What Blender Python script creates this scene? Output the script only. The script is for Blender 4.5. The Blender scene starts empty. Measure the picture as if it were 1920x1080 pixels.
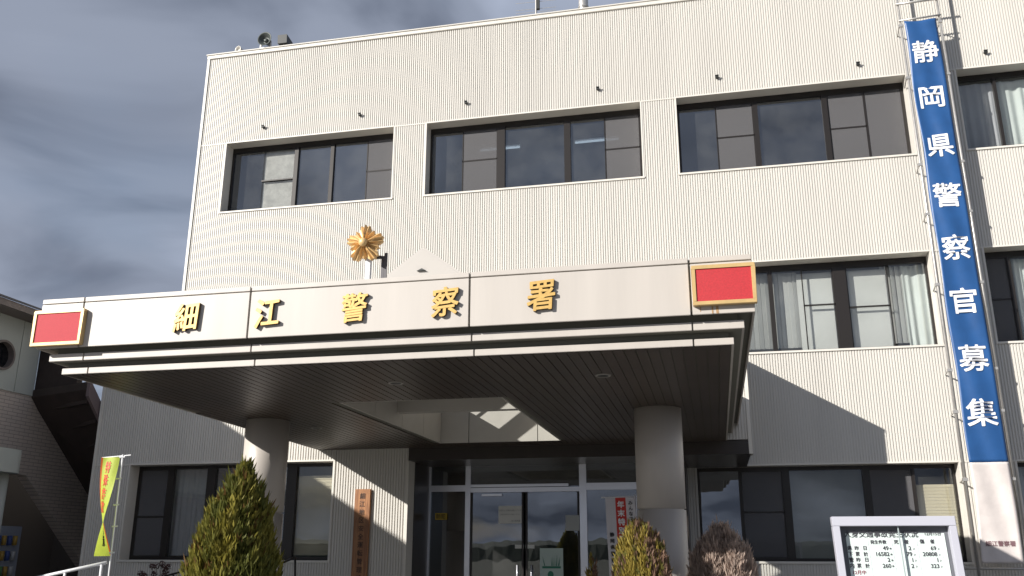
import bpy, bmesh, math, random
from mathutils import Vector, Matrix, noise
from mathutils.geometry import tessellate_polygon

random.seed(7)
S = bpy.context.scene
COL = S.collection

# ------------------------------------------------------------------ camera
PITCH, YAW, ROLL = math.radians(16.592), math.radians(12.475), math.radians(0.144)
cam_d = bpy.data.cameras.new('camera')
cam = bpy.data.objects.new('camera', cam_d)
COL.objects.link(cam)
cam_d.sensor_width = 36.0
cam_d.lens = 31.58
cam_d.clip_start = 0.05
cam_d.clip_end = 2000
fw = Vector((-math.sin(YAW) * math.cos(PITCH), math.cos(YAW) * math.cos(PITCH), math.sin(PITCH)))
rt = Vector((math.cos(YAW), math.sin(YAW), 0))
up = rt.cross(fw)
r2 = rt * math.cos(ROLL) + up * math.sin(ROLL)
u2 = -rt * math.sin(ROLL) + up * math.cos(ROLL)
m = Matrix((r2, u2, -fw)).transposed().to_4x4()
m.translation = Vector((0, -16.395, 1.6))
cam.matrix_world = m
S.camera = cam

# ------------------------------------------------------------------ sun, sky, exposure
SUN = Vector((2.2, 2.1, -1.295)).normalized()
sun_d = bpy.data.lights.new('sun', 'SUN')
sun_d.energy = 5.0
sun_d.angle = math.radians(0.5)
sun_d.color = (1.0, 0.962, 0.905)
sun = bpy.data.objects.new('sun', sun_d)
COL.objects.link(sun)
sun.rotation_euler = SUN.to_track_quat('-Z', 'Y').to_euler()
sun.location = (-30, -30, 30)

S.view_settings.view_transform = 'Standard'
S.view_settings.look = 'None'
S.view_settings.exposure = 0.44
S.view_settings.gamma = 1.0
S.view_settings.use_curve_mapping = False
S.cycles.filter_width = 1.5
S.cycles.max_bounces = 10
S.cycles.transparent_max_bounces = 16

W = bpy.data.worlds.new('World')
S.world = W
W.use_nodes = True
wn, wl = W.node_tree.nodes, W.node_tree.links
wn.clear()
wo = wn.new('ShaderNodeOutputWorld')
bg = wn.new('ShaderNodeBackground')
bg.inputs['Strength'].default_value = 0.1
sky = wn.new('ShaderNodeTexSky')
sky.sky_type = 'NISHITA'
sky.sun_disc = False
sky.sun_elevation = math.asin(-SUN.z)
sky.sun_rotation = math.atan2(-SUN.x, -SUN.y)
tc = wn.new('ShaderNodeTexCoord')
sep = wn.new('ShaderNodeSeparateXYZ')
wl.new(tc.outputs['Generated'], sep.inputs[0])
addz = wn.new('ShaderNodeMath'); addz.operation = 'MAXIMUM'; addz.inputs[1].default_value = 0.0
wl.new(sep.outputs['Z'], addz.inputs[0])
addz2 = wn.new('ShaderNodeMath'); addz2.operation = 'ADD'; addz2.inputs[1].default_value = 0.22
wl.new(addz.outputs[0], addz2.inputs[0])
dx = wn.new('ShaderNodeMath'); dx.operation = 'DIVIDE'
dy = wn.new('ShaderNodeMath'); dy.operation = 'DIVIDE'
wl.new(sep.outputs['X'], dx.inputs[0]); wl.new(addz2.outputs[0], dx.inputs[1])
wl.new(sep.outputs['Y'], dy.inputs[0]); wl.new(addz2.outputs[0], dy.inputs[1])
cmb = wn.new('ShaderNodeCombineXYZ')
wl.new(dx.outputs[0], cmb.inputs[0]); wl.new(dy.outputs[0], cmb.inputs[1])
cn = wn.new('ShaderNodeTexNoise')
cn.inputs['Scale'].default_value = 2.0
cn.inputs['Detail'].default_value = 5
cn.inputs['Roughness'].default_value = 0.44
cn.inputs['Distortion'].default_value = 0.5
wl.new(cmb.outputs[0], cn.inputs['Vector'])
ramp = wn.new('ShaderNodeValToRGB')
ramp.color_ramp.interpolation = 'EASE'
e = ramp.color_ramp.elements
# cloud radiance: strength 0.1 turns these into the colours of the cloud layer
e[0].position = 0.34; e[0].color = (1.15, 1.36, 1.85, 1)
e[1].position = 0.70; e[1].color = (3.8, 4.25, 5.3, 1)
e2 = e.new(0.50); e2.color = (2.25, 2.55, 3.25, 1)
wl.new(cn.outputs['Fac'], ramp.inputs[0])
cn2 = wn.new('ShaderNodeTexNoise')
cn2.inputs['Scale'].default_value = 1.1
cn2.inputs['Detail'].default_value = 4
wl.new(cmb.outputs[0], cn2.inputs['Vector'])
cov = wn.new('ShaderNodeMapRange')
cov.inputs['From Min'].default_value = 0.30
cov.inputs['From Max'].default_value = 0.46
cov.inputs['To Min'].default_value = 0.72
cov.inputs['To Max'].default_value = 1.0
wl.new(cn2.outputs['Fac'], cov.inputs['Value'])
mixc = wn.new('ShaderNodeMixRGB')
wl.new(cov.outputs[0], mixc.inputs['Fac'])
wl.new(sky.outputs[0], mixc.inputs['Color1'])
wl.new(ramp.outputs[0], mixc.inputs['Color2'])
wl.new(mixc.outputs[0], bg.inputs['Color'])
wl.new(bg.outputs[0], wo.inputs[0])

# ------------------------------------------------------------------ materials
MATS = {}


def mat(name, col, rough=0.6, metal=0.0, var=0.0, vscale=3.0, bump=0.0, bscale=40.0, spec=0.5, streak=0.0):
    if name in MATS:
        return MATS[name]
    M = bpy.data.materials.new(name)
    M.use_nodes = True
    n, l = M.node_tree.nodes, M.node_tree.links
    p = n['Principled BSDF']
    p.inputs['Base Color'].default_value = (*col, 1)
    p.inputs['Roughness'].default_value = rough
    p.inputs['Metallic'].default_value = metal
    p.inputs['Specular IOR Level'].default_value = spec
    if var or streak or bump:
        t = n.new('ShaderNodeTexCoord')
    if var or streak:
        src = None
        nt = n.new('ShaderNodeTexNoise'); nt.inputs['Scale'].default_value = vscale
        nt.inputs['Detail'].default_value = 6; nt.inputs['Roughness'].default_value = 0.62
        if streak:
            mp = n.new('ShaderNodeMapping'); mp.inputs['Scale'].default_value = (1, 1, 0.07)
            l.new(t.outputs['Object'], mp.inputs['Vector']); l.new(mp.outputs[0], nt.inputs['Vector'])
        else:
            l.new(t.outputs['Object'], nt.inputs['Vector'])
        mr = n.new('ShaderNodeMapRange')
        a = max(var, streak)
        mr.inputs['From Min'].default_value = 0.35; mr.inputs['From Max'].default_value = 0.7
        mr.inputs['To Min'].default_value = 1.0 + a * 0.25; mr.inputs['To Max'].default_value = 1.0 - a
        l.new(nt.outputs['Fac'], mr.inputs['Value'])
        mx = n.new('ShaderNodeMixRGB'); mx.blend_type = 'MULTIPLY'; mx.inputs['Fac'].default_value = 1
        mx.inputs['Color1'].default_value = (*col, 1)
        l.new(mr.outputs[0], mx.inputs['Color2'])
        l.new(mx.outputs[0], p.inputs['Base Color'])
    if bump:
        nb = n.new('ShaderNodeTexNoise'); nb.inputs['Scale'].default_value = bscale; nb.inputs['Detail'].default_value = 4
        l.new(t.outputs['Object'], nb.inputs['Vector'])
        b = n.new('ShaderNodeBump'); b.inputs['Strength'].default_value = bump; b.inputs['Distance'].default_value = 0.01
        l.new(nb.outputs['Fac'], b.inputs['Height']); l.new(b.outputs[0], p.inputs['Normal'])
    MATS[name] = M
    return M


CREAM = mat('cream_ribbed_steel', (0.66, 0.632, 0.58), 0.45, streak=0.07, vscale=1.7)
TRIM = mat('cream_trim', (0.70, 0.665, 0.60), 0.45, var=0.05)
FASCIA = mat('ivory_fascia_paint', (0.525, 0.482, 0.435), 0.42, streak=0.09, vscale=3.2, bump=0.05, bscale=2.5)
CORE = mat('wall_liner', (0.42, 0.38, 0.31), 0.6)
DARKGAP = mat('dark_joint', (0.035, 0.033, 0.03), 0.8)
BRONZE = mat('dark_bronze_aluminium', (0.028, 0.024, 0.022), 0.35, 0.3)
SOFFIT = mat('brown_soffit_slats', (0.075, 0.056, 0.043), 0.4, var=0.22, vscale=1.3)
BROWN = mat('dark_brown_stone', (0.04, 0.031, 0.026), 0.3, var=0.2, vscale=2)
COLPAINT = mat('ivory_column_paint', (0.52, 0.475, 0.43), 0.4, streak=0.06, vscale=3)
WELL = mat('pale_grey_lining', (0.5, 0.475, 0.43), 0.5, var=0.05)
SILVER = mat('bright_aluminium', (0.88, 0.89, 0.95), 0.22, 0.45)
WHITEPAINT = mat('white_paint', (0.75, 0.75, 0.76), 0.4, var=0.06)
GALV = mat('galvanised_steel', (0.55, 0.53, 0.5), 0.4, 0.6, var=0.15, vscale=12)
GOLD = mat('gold_leaf', (0.66, 0.42, 0.13), 0.4, 0.25, var=0.2, vscale=30)
GOLDSHADE = mat('shaded_letter_sides', (0.10, 0.065, 0.03), 0.5, 0.2)  # shade on the letter sides put into a darker gold
GOLDM = mat('weathered_gold', (0.80, 0.53, 0.24), 0.45, 0.15, var=0.3, vscale=14)
GOLDFRAME = mat('pale_gold_frame', (0.62, 0.43, 0.19), 0.4, 0.2, var=0.12, vscale=10)
RED = mat('red_mesh_panel', (0.50, 0.022, 0.03), 0.55, var=0.22, vscale=70, bump=0.25, bscale=300)
REDPALE = mat('paler_red_mesh_panel', (0.50, 0.035, 0.048), 0.6, spec=0.3, var=0.12, vscale=120, bump=0.2, bscale=300)  # slightly paler and rougher than the other board's red
PAPER = mat('white_paper', (0.72, 0.72, 0.68), 0.7)
INK = mat('black_ink', (0.02, 0.02, 0.022), 0.6)
BLIND = mat('pale_blind_fabric', (0.62, 0.62, 0.59), 0.7, var=0.05)
CURTAIN = mat('pale_green_curtain', (0.66, 0.70, 0.67), 0.75)
CREAMBLIND = mat('cream_roller_blind', (0.62, 0.55, 0.40), 0.7)
DULLCURTAIN = mat('grey_curtain', (0.45, 0.45, 0.47), 0.8)
ROOM = mat('room_plaster', (0.32, 0.32, 0.33), 0.8)
ROOMFLOOR = mat('room_floor', (0.14, 0.13, 0.12), 0.5)
BLUEV = mat('blue_banner_vinyl', (0.018, 0.085, 0.25), 0.42, var=0.18, vscale=2.2, bump=0.15, bscale=6)
WHITEV = mat('white_banner_vinyl', (0.66, 0.60, 0.57), 0.5, var=0.14, vscale=4)
WHITEINK = mat('white_lettering', (0.85, 0.85, 0.87), 0.5)
GREYINK = mat('faded_dark_lettering', (0.2, 0.11, 0.12), 0.6)
REDINK = mat('red_lettering', (0.62, 0.08, 0.03), 0.6)
REDCLOTH = mat('red_cloth', (0.55, 0.04, 0.03), 0.7)
WHITECLOTH = mat('white_cloth', (0.62, 0.60, 0.62), 0.7)
ORANGE = mat('orange_cloth', (0.75, 0.16, 0.02), 0.65)
YELLOW = mat('lime_yellow_cloth', (0.62, 0.74, 0.10), 0.6, var=0.12, vscale=9)
for M_ in (YELLOW, ORANGE):
    n_, l_ = M_.node_tree.nodes, M_.node_tree.links
    p_ = n_['Principled BSDF']
    t_ = n_.new('ShaderNodeBsdfTranslucent'); x_ = n_.new('ShaderNodeMixShader'); x_.inputs[0].default_value = 0.45
    if p_.inputs['Base Color'].is_linked: l_.new(p_.inputs['Base Color'].links[0].from_socket, t_.inputs[0])
    else: t_.inputs[0].default_value = p_.inputs['Base Color'].default_value
    l_.new(p_.outputs[0], x_.inputs[1]); l_.new(t_.outputs[0], x_.inputs[2])
    l_.new(x_.outputs[0], n_['Material Output'].inputs[0])
ASPHALT = mat('asphalt', (0.20, 0.195, 0.185), 0.85, var=0.25, vscale=0.8, bump=0.4, bscale=60)
HILL = mat('wooded_hill', (0.028, 0.04, 0.02), 0.9, var=0.4, vscale=0.06)
TILE_M = None
PALEPANEL = mat('pale_grey_panel', (0.46, 0.48, 0.44), 0.5, var=0.06, vscale=1)
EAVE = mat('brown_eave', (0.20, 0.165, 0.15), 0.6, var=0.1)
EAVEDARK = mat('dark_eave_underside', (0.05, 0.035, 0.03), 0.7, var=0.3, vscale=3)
ROOFT = mat('grey_roof_tiles', (0.09, 0.09, 0.1), 0.6)
GLASSDARK = mat('dark_glass', (0.01, 0.01, 0.012), 0.08)
BLACK = mat('black_plastic', (0.025, 0.027, 0.026), 0.5)
DKGREEN = mat('grey_green_horn', (0.07, 0.08, 0.075), 0.5, 0.2)
BLUESIGN = mat('blue_plate', (0.03, 0.10, 0.35), 0.4)
BARK = mat('conifer_bark', (0.07, 0.05, 0.035), 0.9)
CONCRETE = mat('planter_concrete', (0.3, 0.29, 0.27), 0.85, var=0.15)
SOIL = mat('soil', (0.05, 0.04, 0.03), 0.95)
HIBACK = mat('dark_board_backing', (0.12, 0.125, 0.14), 0.6)
PALEGREEN = mat('pale_poster', (0.50, 0.60, 0.55), 0.6)
POSTERGREEN = mat('poster_green', (0.04, 0.20, 0.13), 0.6)
YELLOWSTK = mat('yellow_sticker', (0.6, 0.42, 0.05), 0.6)


def glass_mat(name, tint, base_refl, rough=0.0):
    M = bpy.data.materials.new(name); M.use_nodes = True
    n, l = M.node_tree.nodes, M.node_tree.links
    n.remove(n['Principled BSDF'])
    o = n['Material Output']
    tr = n.new('ShaderNodeBsdfTransparent'); tr.inputs[0].default_value = (*tint, 1)
    gl = n.new('ShaderNodeBsdfGlossy'); gl.inputs['Roughness'].default_value = rough
    gl.inputs['Color'].default_value = (0.95, 0.97, 1.0, 1)
    lw = n.new('ShaderNodeLayerWeight'); lw.inputs['Blend'].default_value = 0.5
    pw = n.new('ShaderNodeMath'); pw.operation = 'POWER'; pw.inputs[1].default_value = 4.5
    l.new(lw.outputs['Facing'], pw.inputs[0])
    mr = n.new('ShaderNodeMath'); mr.operation = 'MULTIPLY_ADD'
    mr.inputs[1].default_value = 1.0 - base_refl; mr.inputs[2].default_value = base_refl
    mr.use_clamp = True
    l.new(pw.outputs[0], mr.inputs[0])
    mx = n.new('ShaderNodeMixShader')
    l.new(mr.outputs[0], mx.inputs[0]); l.new(tr.outputs[0], mx.inputs[1]); l.new(gl.outputs[0], mx.inputs[2])
    # old float glass: very slight waviness
    t = n.new('ShaderNodeTexCoord'); nz = n.new('ShaderNodeTexNoise'); nz.inputs['Scale'].default_value = 1.4
    nz.inputs['Detail'].default_value = 2
    b = n.new('ShaderNodeBump'); b.inputs['Strength'].default_value = 0.06; b.inputs['Distance'].default_value = 0.02
    l.new(t.outputs['Object'], nz.inputs['Vector']); l.new(nz.outputs['Fac'], b.inputs['Height'])
    l.new(b.outputs[0], gl.inputs['Normal'])
    # a film of dust, put in to lighten the panes
    df = n.new('ShaderNodeBsdfDiffuse'); df.inputs[0].default_value = (0.5, 0.5, 0.48, 1)
    nd = n.new('ShaderNodeTexNoise'); nd.inputs['Scale'].default_value = 2.2; nd.inputs['Detail'].default_value = 5
    l.new(t.outputs['Object'], nd.inputs['Vector'])
    md = n.new('ShaderNodeMapRange'); md.inputs['To Min'].default_value = 0.005; md.inputs['To Max'].default_value = 0.055
    md.inputs['From Min'].default_value = 0.3; md.inputs['From Max'].default_value = 0.7
    l.new(nd.outputs['Fac'], md.inputs['Value'])
    m2 = n.new('ShaderNodeMixShader')
    l.new(md.outputs[0], m2.inputs[0]); l.new(mx.outputs[0], m2.inputs[1]); l.new(df.outputs[0], m2.inputs[2])
    l.new(m2.outputs[0], o.inputs[0])
    MATS[name] = M
    return M


GLASS = glass_mat('tinted_window_glass', (0.50, 0.53, 0.56), 0.18)
CLEAR = glass_mat('clear_window_glass', (0.91, 0.92, 0.915), 0.06)
DOORG = glass_mat('entrance_glass', (0.50, 0.51, 0.51), 0.16)


def screen_mat():
    M = bpy.data.materials.new('insect_screen_mesh'); M.use_nodes = True
    n, l = M.node_tree.nodes, M.node_tree.links
    p = n['Principled BSDF']
    p.inputs['Base Color'].default_value = (0.15, 0.147, 0.152, 1)
    p.inputs['Roughness'].default_value = 0.7
    p.inputs['Specular IOR Level'].default_value = 0.2
    tr = n.new('ShaderNodeBsdfTransparent')
    mx = n.new('ShaderNodeMixShader'); mx.inputs[0].default_value = 0.58
    l.new(tr.outputs[0], mx.inputs[1]); l.new(p.outputs[0], mx.inputs[2])
    l.new(mx.outputs[0], n['Material Output'].inputs[0])
    return M


SCREEN = screen_mat()


def emit_mat(name, col, s):
    M = bpy.data.materials.new(name); M.use_nodes = True
    p = M.node_tree.nodes['Principled BSDF']
    p.inputs['Base Color'].default_value = (0.8, 0.8, 0.8, 1)
    p.inputs['Emission Color'].default_value = (*col, 1); p.inputs['Emission Strength'].default_value = s
    return M


TUBE = emit_mat('lit_fluorescent_tube', (0.85, 0.95, 1.0), 1.3)


def tile_mat():
    M = bpy.data.materials.new('narrow_brown_wall_tiles'); M.use_nodes = True
    n, l = M.node_tree.nodes, M.node_tree.links
    p = n['Principled BSDF']; p.inputs['Roughness'].default_value = 0.5
    t = n.new('ShaderNodeTexCoord')
    mp = n.new('ShaderNodeMapping'); mp.inputs['Rotation'].default_value = (0, 0, 0)
    sp = n.new('ShaderNodeSeparateXYZ'); cb = n.new('ShaderNodeCombineXYZ')
    l.new(t.outputs['Object'], sp.inputs[0])
    l.new(sp.outputs['Y'], cb.inputs[0]); l.new(sp.outputs['Z'], cb.inputs[1])
    br = n.new('ShaderNodeTexBrick')
    br.inputs['Color1'].default_value = (0.56, 0.48, 0.42, 1); br.inputs['Color2'].default_value = (0.51, 0.44, 0.385, 1)
    br.inputs['Mortar'].default_value = (0.30, 0.255, 0.225, 1)
    br.inputs['Scale'].default_value = 1.0; br.inputs['Brick Width'].default_value = 0.24
    br.inputs['Row Height'].default_value = 0.065; br.inputs['Mortar Size'].default_value = 0.006
    l.new(cb.outputs[0], br.inputs['Vector'])
    l.new(br.outputs['Color'], p.inputs['Base Color'])
    return M


TILE = tile_mat()


def wood_mat():
    M = bpy.data.materials.new('varnished_cedar_board'); M.use_nodes = True
    n, l = M.node_tree.nodes, M.node_tree.links
    p = n['Principled BSDF']; p.inputs['Roughness'].default_value = 0.45
    t = n.new('ShaderNodeTexCoord'); mp = n.new('ShaderNodeMapping')
    mp.inputs['Scale'].default_value = (9, 9, 0.7)
    l.new(t.outputs['Object'], mp.inputs[0])
    nz = n.new('ShaderNodeTexNoise'); nz.inputs['Scale'].default_value = 3; nz.inputs['Detail'].default_value = 6
    nz.inputs['Distortion'].default_value = 1.2
    l.new(mp.outputs[0], nz.inputs['Vector'])
    r = n.new('ShaderNodeValToRGB')
    r.color_ramp.elements[0].position = 0.35; r.color_ramp.elements[0].color = (0.22, 0.085, 0.03, 1)
    r.color_ramp.elements[1].position = 0.7; r.color_ramp.elements[1].color = (0.44, 0.20, 0.075, 1)
    l.new(nz.outputs['Fac'], r.inputs[0]); l.new(r.outputs[0], p.inputs['Base Color'])
    return M


WOOD = wood_mat()


def leaf_mat():
    M = bpy.data.materials.new('conifer_foliage'); M.use_nodes = True
    n, l = M.node_tree.nodes, M.node_tree.links
    p = n['Principled BSDF']; p.inputs['Roughness'].default_value = 0.6
    p.inputs['Specular IOR Level'].default_value = 0.25
    a = n.new('ShaderNodeVertexColor'); a.layer_name = 'leaf_colour'
    l.new(a.outputs['Color'], p.inputs['Base Color'])
    tl = n.new('ShaderNodeBsdfTranslucent'); l.new(a.outputs['Color'], tl.inputs[0])
    mx = n.new('ShaderNodeMixShader'); mx.inputs[0].default_value = 0.4
    l.new(p.outputs[0], mx.inputs[1]); l.new(tl.outputs[0], mx.inputs[2])
    l.new(mx.outputs[0], n['Material Output'].inputs[0])
    return M


LEAF = leaf_mat()


# ------------------------------------------------------------------ builders
def tag(o, label=None, cat=None, group=None, kind=None):
    if label: o['label'] = label
    if cat: o['category'] = cat
    if group: o['group'] = group
    if kind: o['kind'] = kind
    return o


def empty(name, loc, label, cat, group=None):
    o = bpy.data.objects.new(name, None)
    o.empty_display_size = 0.2
    COL.objects.link(o)
    o.location = loc
    return tag(o, label, cat, group)


def base_of(o):
    v = Vector((0, 0, 0))
    while o is not None:
        v += o.location
        o = o.parent
    return v


_text_cache = {}


def text_polys(s):
    k = s
    if k not in _text_cache:
        c = bpy.data.curves.new('t', 'FONT')
        c.body = s
        c.size = 1.0
        c.resolution_u = 3
        c.fill_mode = 'FRONT'
        c.dimensions = '2D'
        o = bpy.data.objects.new('t', c)
        me = bpy.data.meshes.new_from_object(o)
        vs = [(v.co.x, v.co.y) for v in me.vertices]
        fs = [tuple(p.vertices) for p in me.polygons]
        bpy.data.objects.remove(o); bpy.data.curves.remove(c); bpy.data.meshes.remove(me)
        _text_cache[k] = (vs, fs)
    return _text_cache[k]


class MB:
    def __init__(s):
        s.v, s.f = [], []

    def add(s, vs, fs):
        b = len(s.v)
        s.v += [tuple(v) for v in vs]
        s.f += [tuple(b + i for i in f) for f in fs]
        return s

    def box(s, x0, x1, y0, y1, z0, z1):
        vs = [(x, y, z) for z in (z0, z1) for y in (y0, y1) for x in (x0, x1)]
        return s.add(vs, [(0, 2, 3, 1), (4, 5, 7, 6), (0, 1, 5, 4), (2, 6, 7, 3), (0, 4, 6, 2), (1, 3, 7, 5)])

    def hexa(s, vs):
        return s.add(vs, [(0, 2, 3, 1), (4, 5, 7, 6), (0, 1, 5, 4), (2, 6, 7, 3), (0, 4, 6, 2), (1, 3, 7, 5)])

    def prism(s, poly, fn, a, b):
        """poly: 2d outline, fn(u,v,w) -> xyz, extruded from w=a to w=b"""
        n = len(poly)
        vs = [fn(u, v, a) for u, v in poly] + [fn(u, v, b) for u, v in poly]
        fs = [tuple(range(n))[::-1], tuple(range(n, 2 * n))]
        fs += [(i, (i + 1) % n, n + (i + 1) % n, n + i) for i in range(n)]
        return s.add(vs, fs)

    def ring(s, o, h, z0, z1):
        """rectangular slab o=(x0,x1,y0,y1) with rectangular hole h"""
        vs = []
        for z in (z0, z1):
            for r in (o, h):
                if len(r) == 4: r = (r[0], r[1], r[2], r[3], r[0])
                a, b, c, d, a2 = r
                vs += [(a, c, z), (b, c, z), (b, d, z), (a2, d, z)]
        fs = []
        for i in range(4):
            j = (i + 1) % 4
            fs += [(i, j, 4 + j, 4 + i), (8 + i, 12 + i, 12 + j, 8 + j), (i, 8 + i, 8 + j, j), (4 + i, 4 + j, 12 + j, 12 + i)]
        return s.add(vs, fs)

    def tube(s, p0, p1, r0, r1=None, n=12, cap=True):
        r1 = r0 if r1 is None else r1
        p0, p1 = Vector(p0), Vector(p1)
        d = (p1 - p0).normalized()
        a = d.orthogonal().normalized(); b = d.cross(a)
        vs = []
        for p, r in ((p0, r0), (p1, r1)):
            for i in range(n):
                t = 2 * math.pi * i / n
                vs.append(p + (a * math.cos(t) + b * math.sin(t)) * r)
        fs = [(i, (i + 1) % n, n + (i + 1) % n, n + i) for i in range(n)]
        if cap: fs += [tuple(range(n))[::-1], tuple(range(n, 2 * n))]
        return s.add(vs, fs)

    def lathe(s, prof, origin, axis='Z', n=32, rot=None):
        """prof [(r, h)]"""
        o = Vector(origin)
        vs = []
        for r, h in prof:
            for i in range(n):
                t = 2 * math.pi * i / n
                p = Vector((r * math.cos(t), r * math.sin(t), h))
                if rot: p = rot @ p
                vs.append(o + p)
        fs = []
        for k in range(len(prof) - 1):
            for i in range(n):
                j = (i + 1) % n
                fs.append((k * n + i, k * n + j, (k + 1) * n + j, (k + 1) * n + i))
        fs.append(tuple(range(n))[::-1]); fs.append(tuple(range((len(prof) - 1) * n, len(prof) * n)))
        return s.add(vs, fs)

    def grid(s, fn, nu, nv):
        vs = [fn(i / nu, j / nv) for j in range(nv + 1) for i in range(nu + 1)]
        fs = [(j * (nu + 1) + i, j * (nu + 1) + i + 1, (j + 1) * (nu + 1) + i + 1, (j + 1) * (nu + 1) + i)
              for j in range(nv) for i in range(nu)]
        return s.add(vs, fs)

    def text(s, txt, fn, size, cx, cz, off=0.0, align='C', shear=0.0, wscale=1.0):
        """flat lettering; fn(u, v) -> xyz on the surface it is printed on"""
        vs, fs = text_polys(txt)
        if not vs: return s
        x0 = min(v[0] for v in vs); x1 = max(v[0] for v in vs)
        y0 = min(v[1] for v in vs); y1 = max(v[1] for v in vs)
        ax = {'C': (x0 + x1) / 2, 'L': x0, 'R': x1}[align]
        my = (y0 + y1) / 2
        shifts = [(0, 0)] + ([(off * math.cos(i * math.pi / 4), off * math.sin(i * math.pi / 4)) for i in range(8)] if off else [])
        for i, (sx, sy) in enumerate(shifts):
            out = []
            for x, y in vs:
                p = fn(cx + ((x + sx - ax) * wscale + shear * (y - my)) * size, cz + (y + sy - my) * size)
                out.append((p[0], p[1] - 0.00025 * i, p[2]))
            s.add(out, fs)
        return s

    def build(s, name, material, parent=None, smooth=False, recalc=True, bevel=0.0, solid=0.0):
        b = base_of(parent) if parent is not None else Vector((0, 0, 0))
        me = bpy.data.meshes.new(name)
        me.from_pydata([Vector(v) - b for v in s.v], [], s.f)
        if recalc or bevel:
            bm = bmesh.new(); bm.from_mesh(me)
            if bevel:
                bmesh.ops.remove_doubles(bm, verts=bm.verts, dist=1e-5)
            bmesh.ops.recalc_face_normals(bm, faces=bm.faces)
            if bevel:
                bmesh.ops.bevel(bm, geom=[e for e in bm.edges if len(e.link_faces) == 2 and e.calc_face_angle(0) > 0.5],
                                offset=bevel, segments=2, affect='EDGES', clamp_overlap=True)
            bm.to_mesh(me); bm.free()
        me.materials.append(material)
        if smooth:
            for p in me.polygons: p.use_smooth = True
        o = bpy.data.objects.new(name, me)
        COL.objects.link(o)
        if parent is not None: o.parent = parent
        if solid:
            md = o.modifiers.new('thickness', 'SOLIDIFY'); md.thickness = solid; md.offset = 0
        return o


def own(o, loc):
    """move a one-mesh thing's origin to its base"""
    loc = Vector(loc)
    for v in o.data.vertices: v.co -= loc
    o.location = loc
    return o


# ------------------------------------------------------------------ ground and hills
g = MB(); g.grid(lambda u, v: (-400 + 800 * u, -400 + 800 * v, 0), 8, 8)
tag(g.build('ground', mat('winter_grass_field', (0.06, 0.06, 0.03), 0.9, var=0.5, vscale=0.3)), kind='structure')
g = MB(); g.grid(lambda u, v: (-30 + 60 * u, -34 + 40 * v, 0.004), 4, 4)
tag(g.build('forecourt', ASPHALT), kind='structure')
hm = MB()


def hillf(u, v):
    a = math.radians(175 + 190 * u)
    r = 240 + 60 * v
    h = 4.0 + 2.0 * noise.noise(Vector((u * 14, 3, 0))) + 1.2 * noise.noise(Vector((u * 90, 7, 0))) + 0.7 * noise.noise(Vector((u * 260, 9, 0)))
    h += 3 * v
    if v == 0: h = -0.5
    return (r * math.cos(a), -16 + r * math.sin(a), max(-0.5, h) if v > 0 else -0.5)


hm.grid(lambda u, v: hillf(u, 0 if v < 0.2 else v - 0.2), 400, 5)
tag(hm.build('hills', HILL), kind='structure')

# ------------------------------------------------------------------ police station
ST = empty('police_station', (0, 0, 0), 'three-storey cream ribbed police station with long dark windows and a wide porch canopy', 'building')
P = 0.0465
COLS = [(-10.117, -6.205), (-5.48, -1.002), (-0.297, 3.991), (4.87, 9.1)]
XL, XR = -10.78, 12.0
ZR = 12.53
LV = [(1.518, 3.115), (5.118, 6.821), (8.718, 10.35)]


def ribs(mb, x0, x1, z0, z1, y):
    """vertically ribbed steel sheet: flat 26 mm ribs, 20 mm grooves, 15 mm deep"""
    k = math.floor(x0 / P)
    xs = []
    while True:
        b = k * P
        for dx, d in ((0.0, 0), (0.0255, 0), (0.0275, 0.015), (0.0445, 0.015)):
            xs.append((b + dx, d))
        k += 1
        if b > x1: break
    pts = []
    for (xa, da), (xb, db) in zip(xs, xs[1:]):
        if xb <= x0 or xa >= x1: continue
        ca, cb = max(xa, x0), min(xb, x1)
        fa = da + (db - da) * (ca - xa) / (xb - xa); fb = da + (db - da) * (cb - xa) / (xb - xa)
        if not pts: pts.append((ca, fa))
        pts.append((cb, fb))
    n = len(pts)
    vs = [(x, y + d, z0) for x, d in pts] + [(x, y + d, z1) for x, d in pts]
    mb.add(vs, [(i, i + 1, n + i + 1, n + i) for i in range(n - 1)])


rib, core, trim = MB(), MB(), MB()
Y0 = 0.0


def wall(x0, x1, z0, z1, y=0.0, depth=0.30):
    ribs(rib, x0, x1, z0, z1, y)
    core.box(x0, x1, y + 0.021, y + depth, z0, z1)


for fl in range(3):
    s, h = LV[fl]
    top = ZR if fl == 2 else LV[fl + 1][0]
    if fl == 0:
        xl = -0.45
        cols = [c for c in COLS if c[0] > xl]
        wall(xl, XR, 0.0, s)
        wall(xl, XR, h, top)
    else:
        xl = XL
        cols = COLS
        wall(xl, XR, h, top)
        if fl == 1:
            wall(XL, -0.45, 4.9, s)
    px = xl
    for a, b in cols:
        if a > px: wall(px, a, s, h)
        px = b
    wall(px, XR, s, h)
    # thin trims: seam at head level on the piers, bright edge round every opening
    px = xl
    for a, b in cols + [(XR, XR)]:
        if a > px:
            trim.box(px, a, -0.006, 0.016, h - 0.012, h + 0.012)
        px = b
    for a, b in cols:
        trim.box(a - 0.03, b + 0.03, -0.02, 0.33, s - 0.035, s)           # sill
        trim.box(a - 0.025, a + 0.005, -0.008, 0.285, s, h - 0.012)
        trim.box(b - 0.005, b + 0.025, -0.008, 0.285, s, h - 0.012)
        trim.box(a, b, -0.008, 0.285, h - 0.006, h + 0.022)
core.box(XL, XL + 0.3, 0.001, 9.0, 0, 4.899)
core.box(XL, XL + 0.3, 0.30, 9.0, 4.9, ZR)         # end wall
core.box(XR - 0.3, XR, 0.30, 9.0, 0, ZR)
core.box(XL, XR, 9.0, 9.2, 0, ZR)
trim.box(XL - 0.03, XL + 0.03, -0.022, 0.3, 4.95, ZR)  # corner trim
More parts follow.
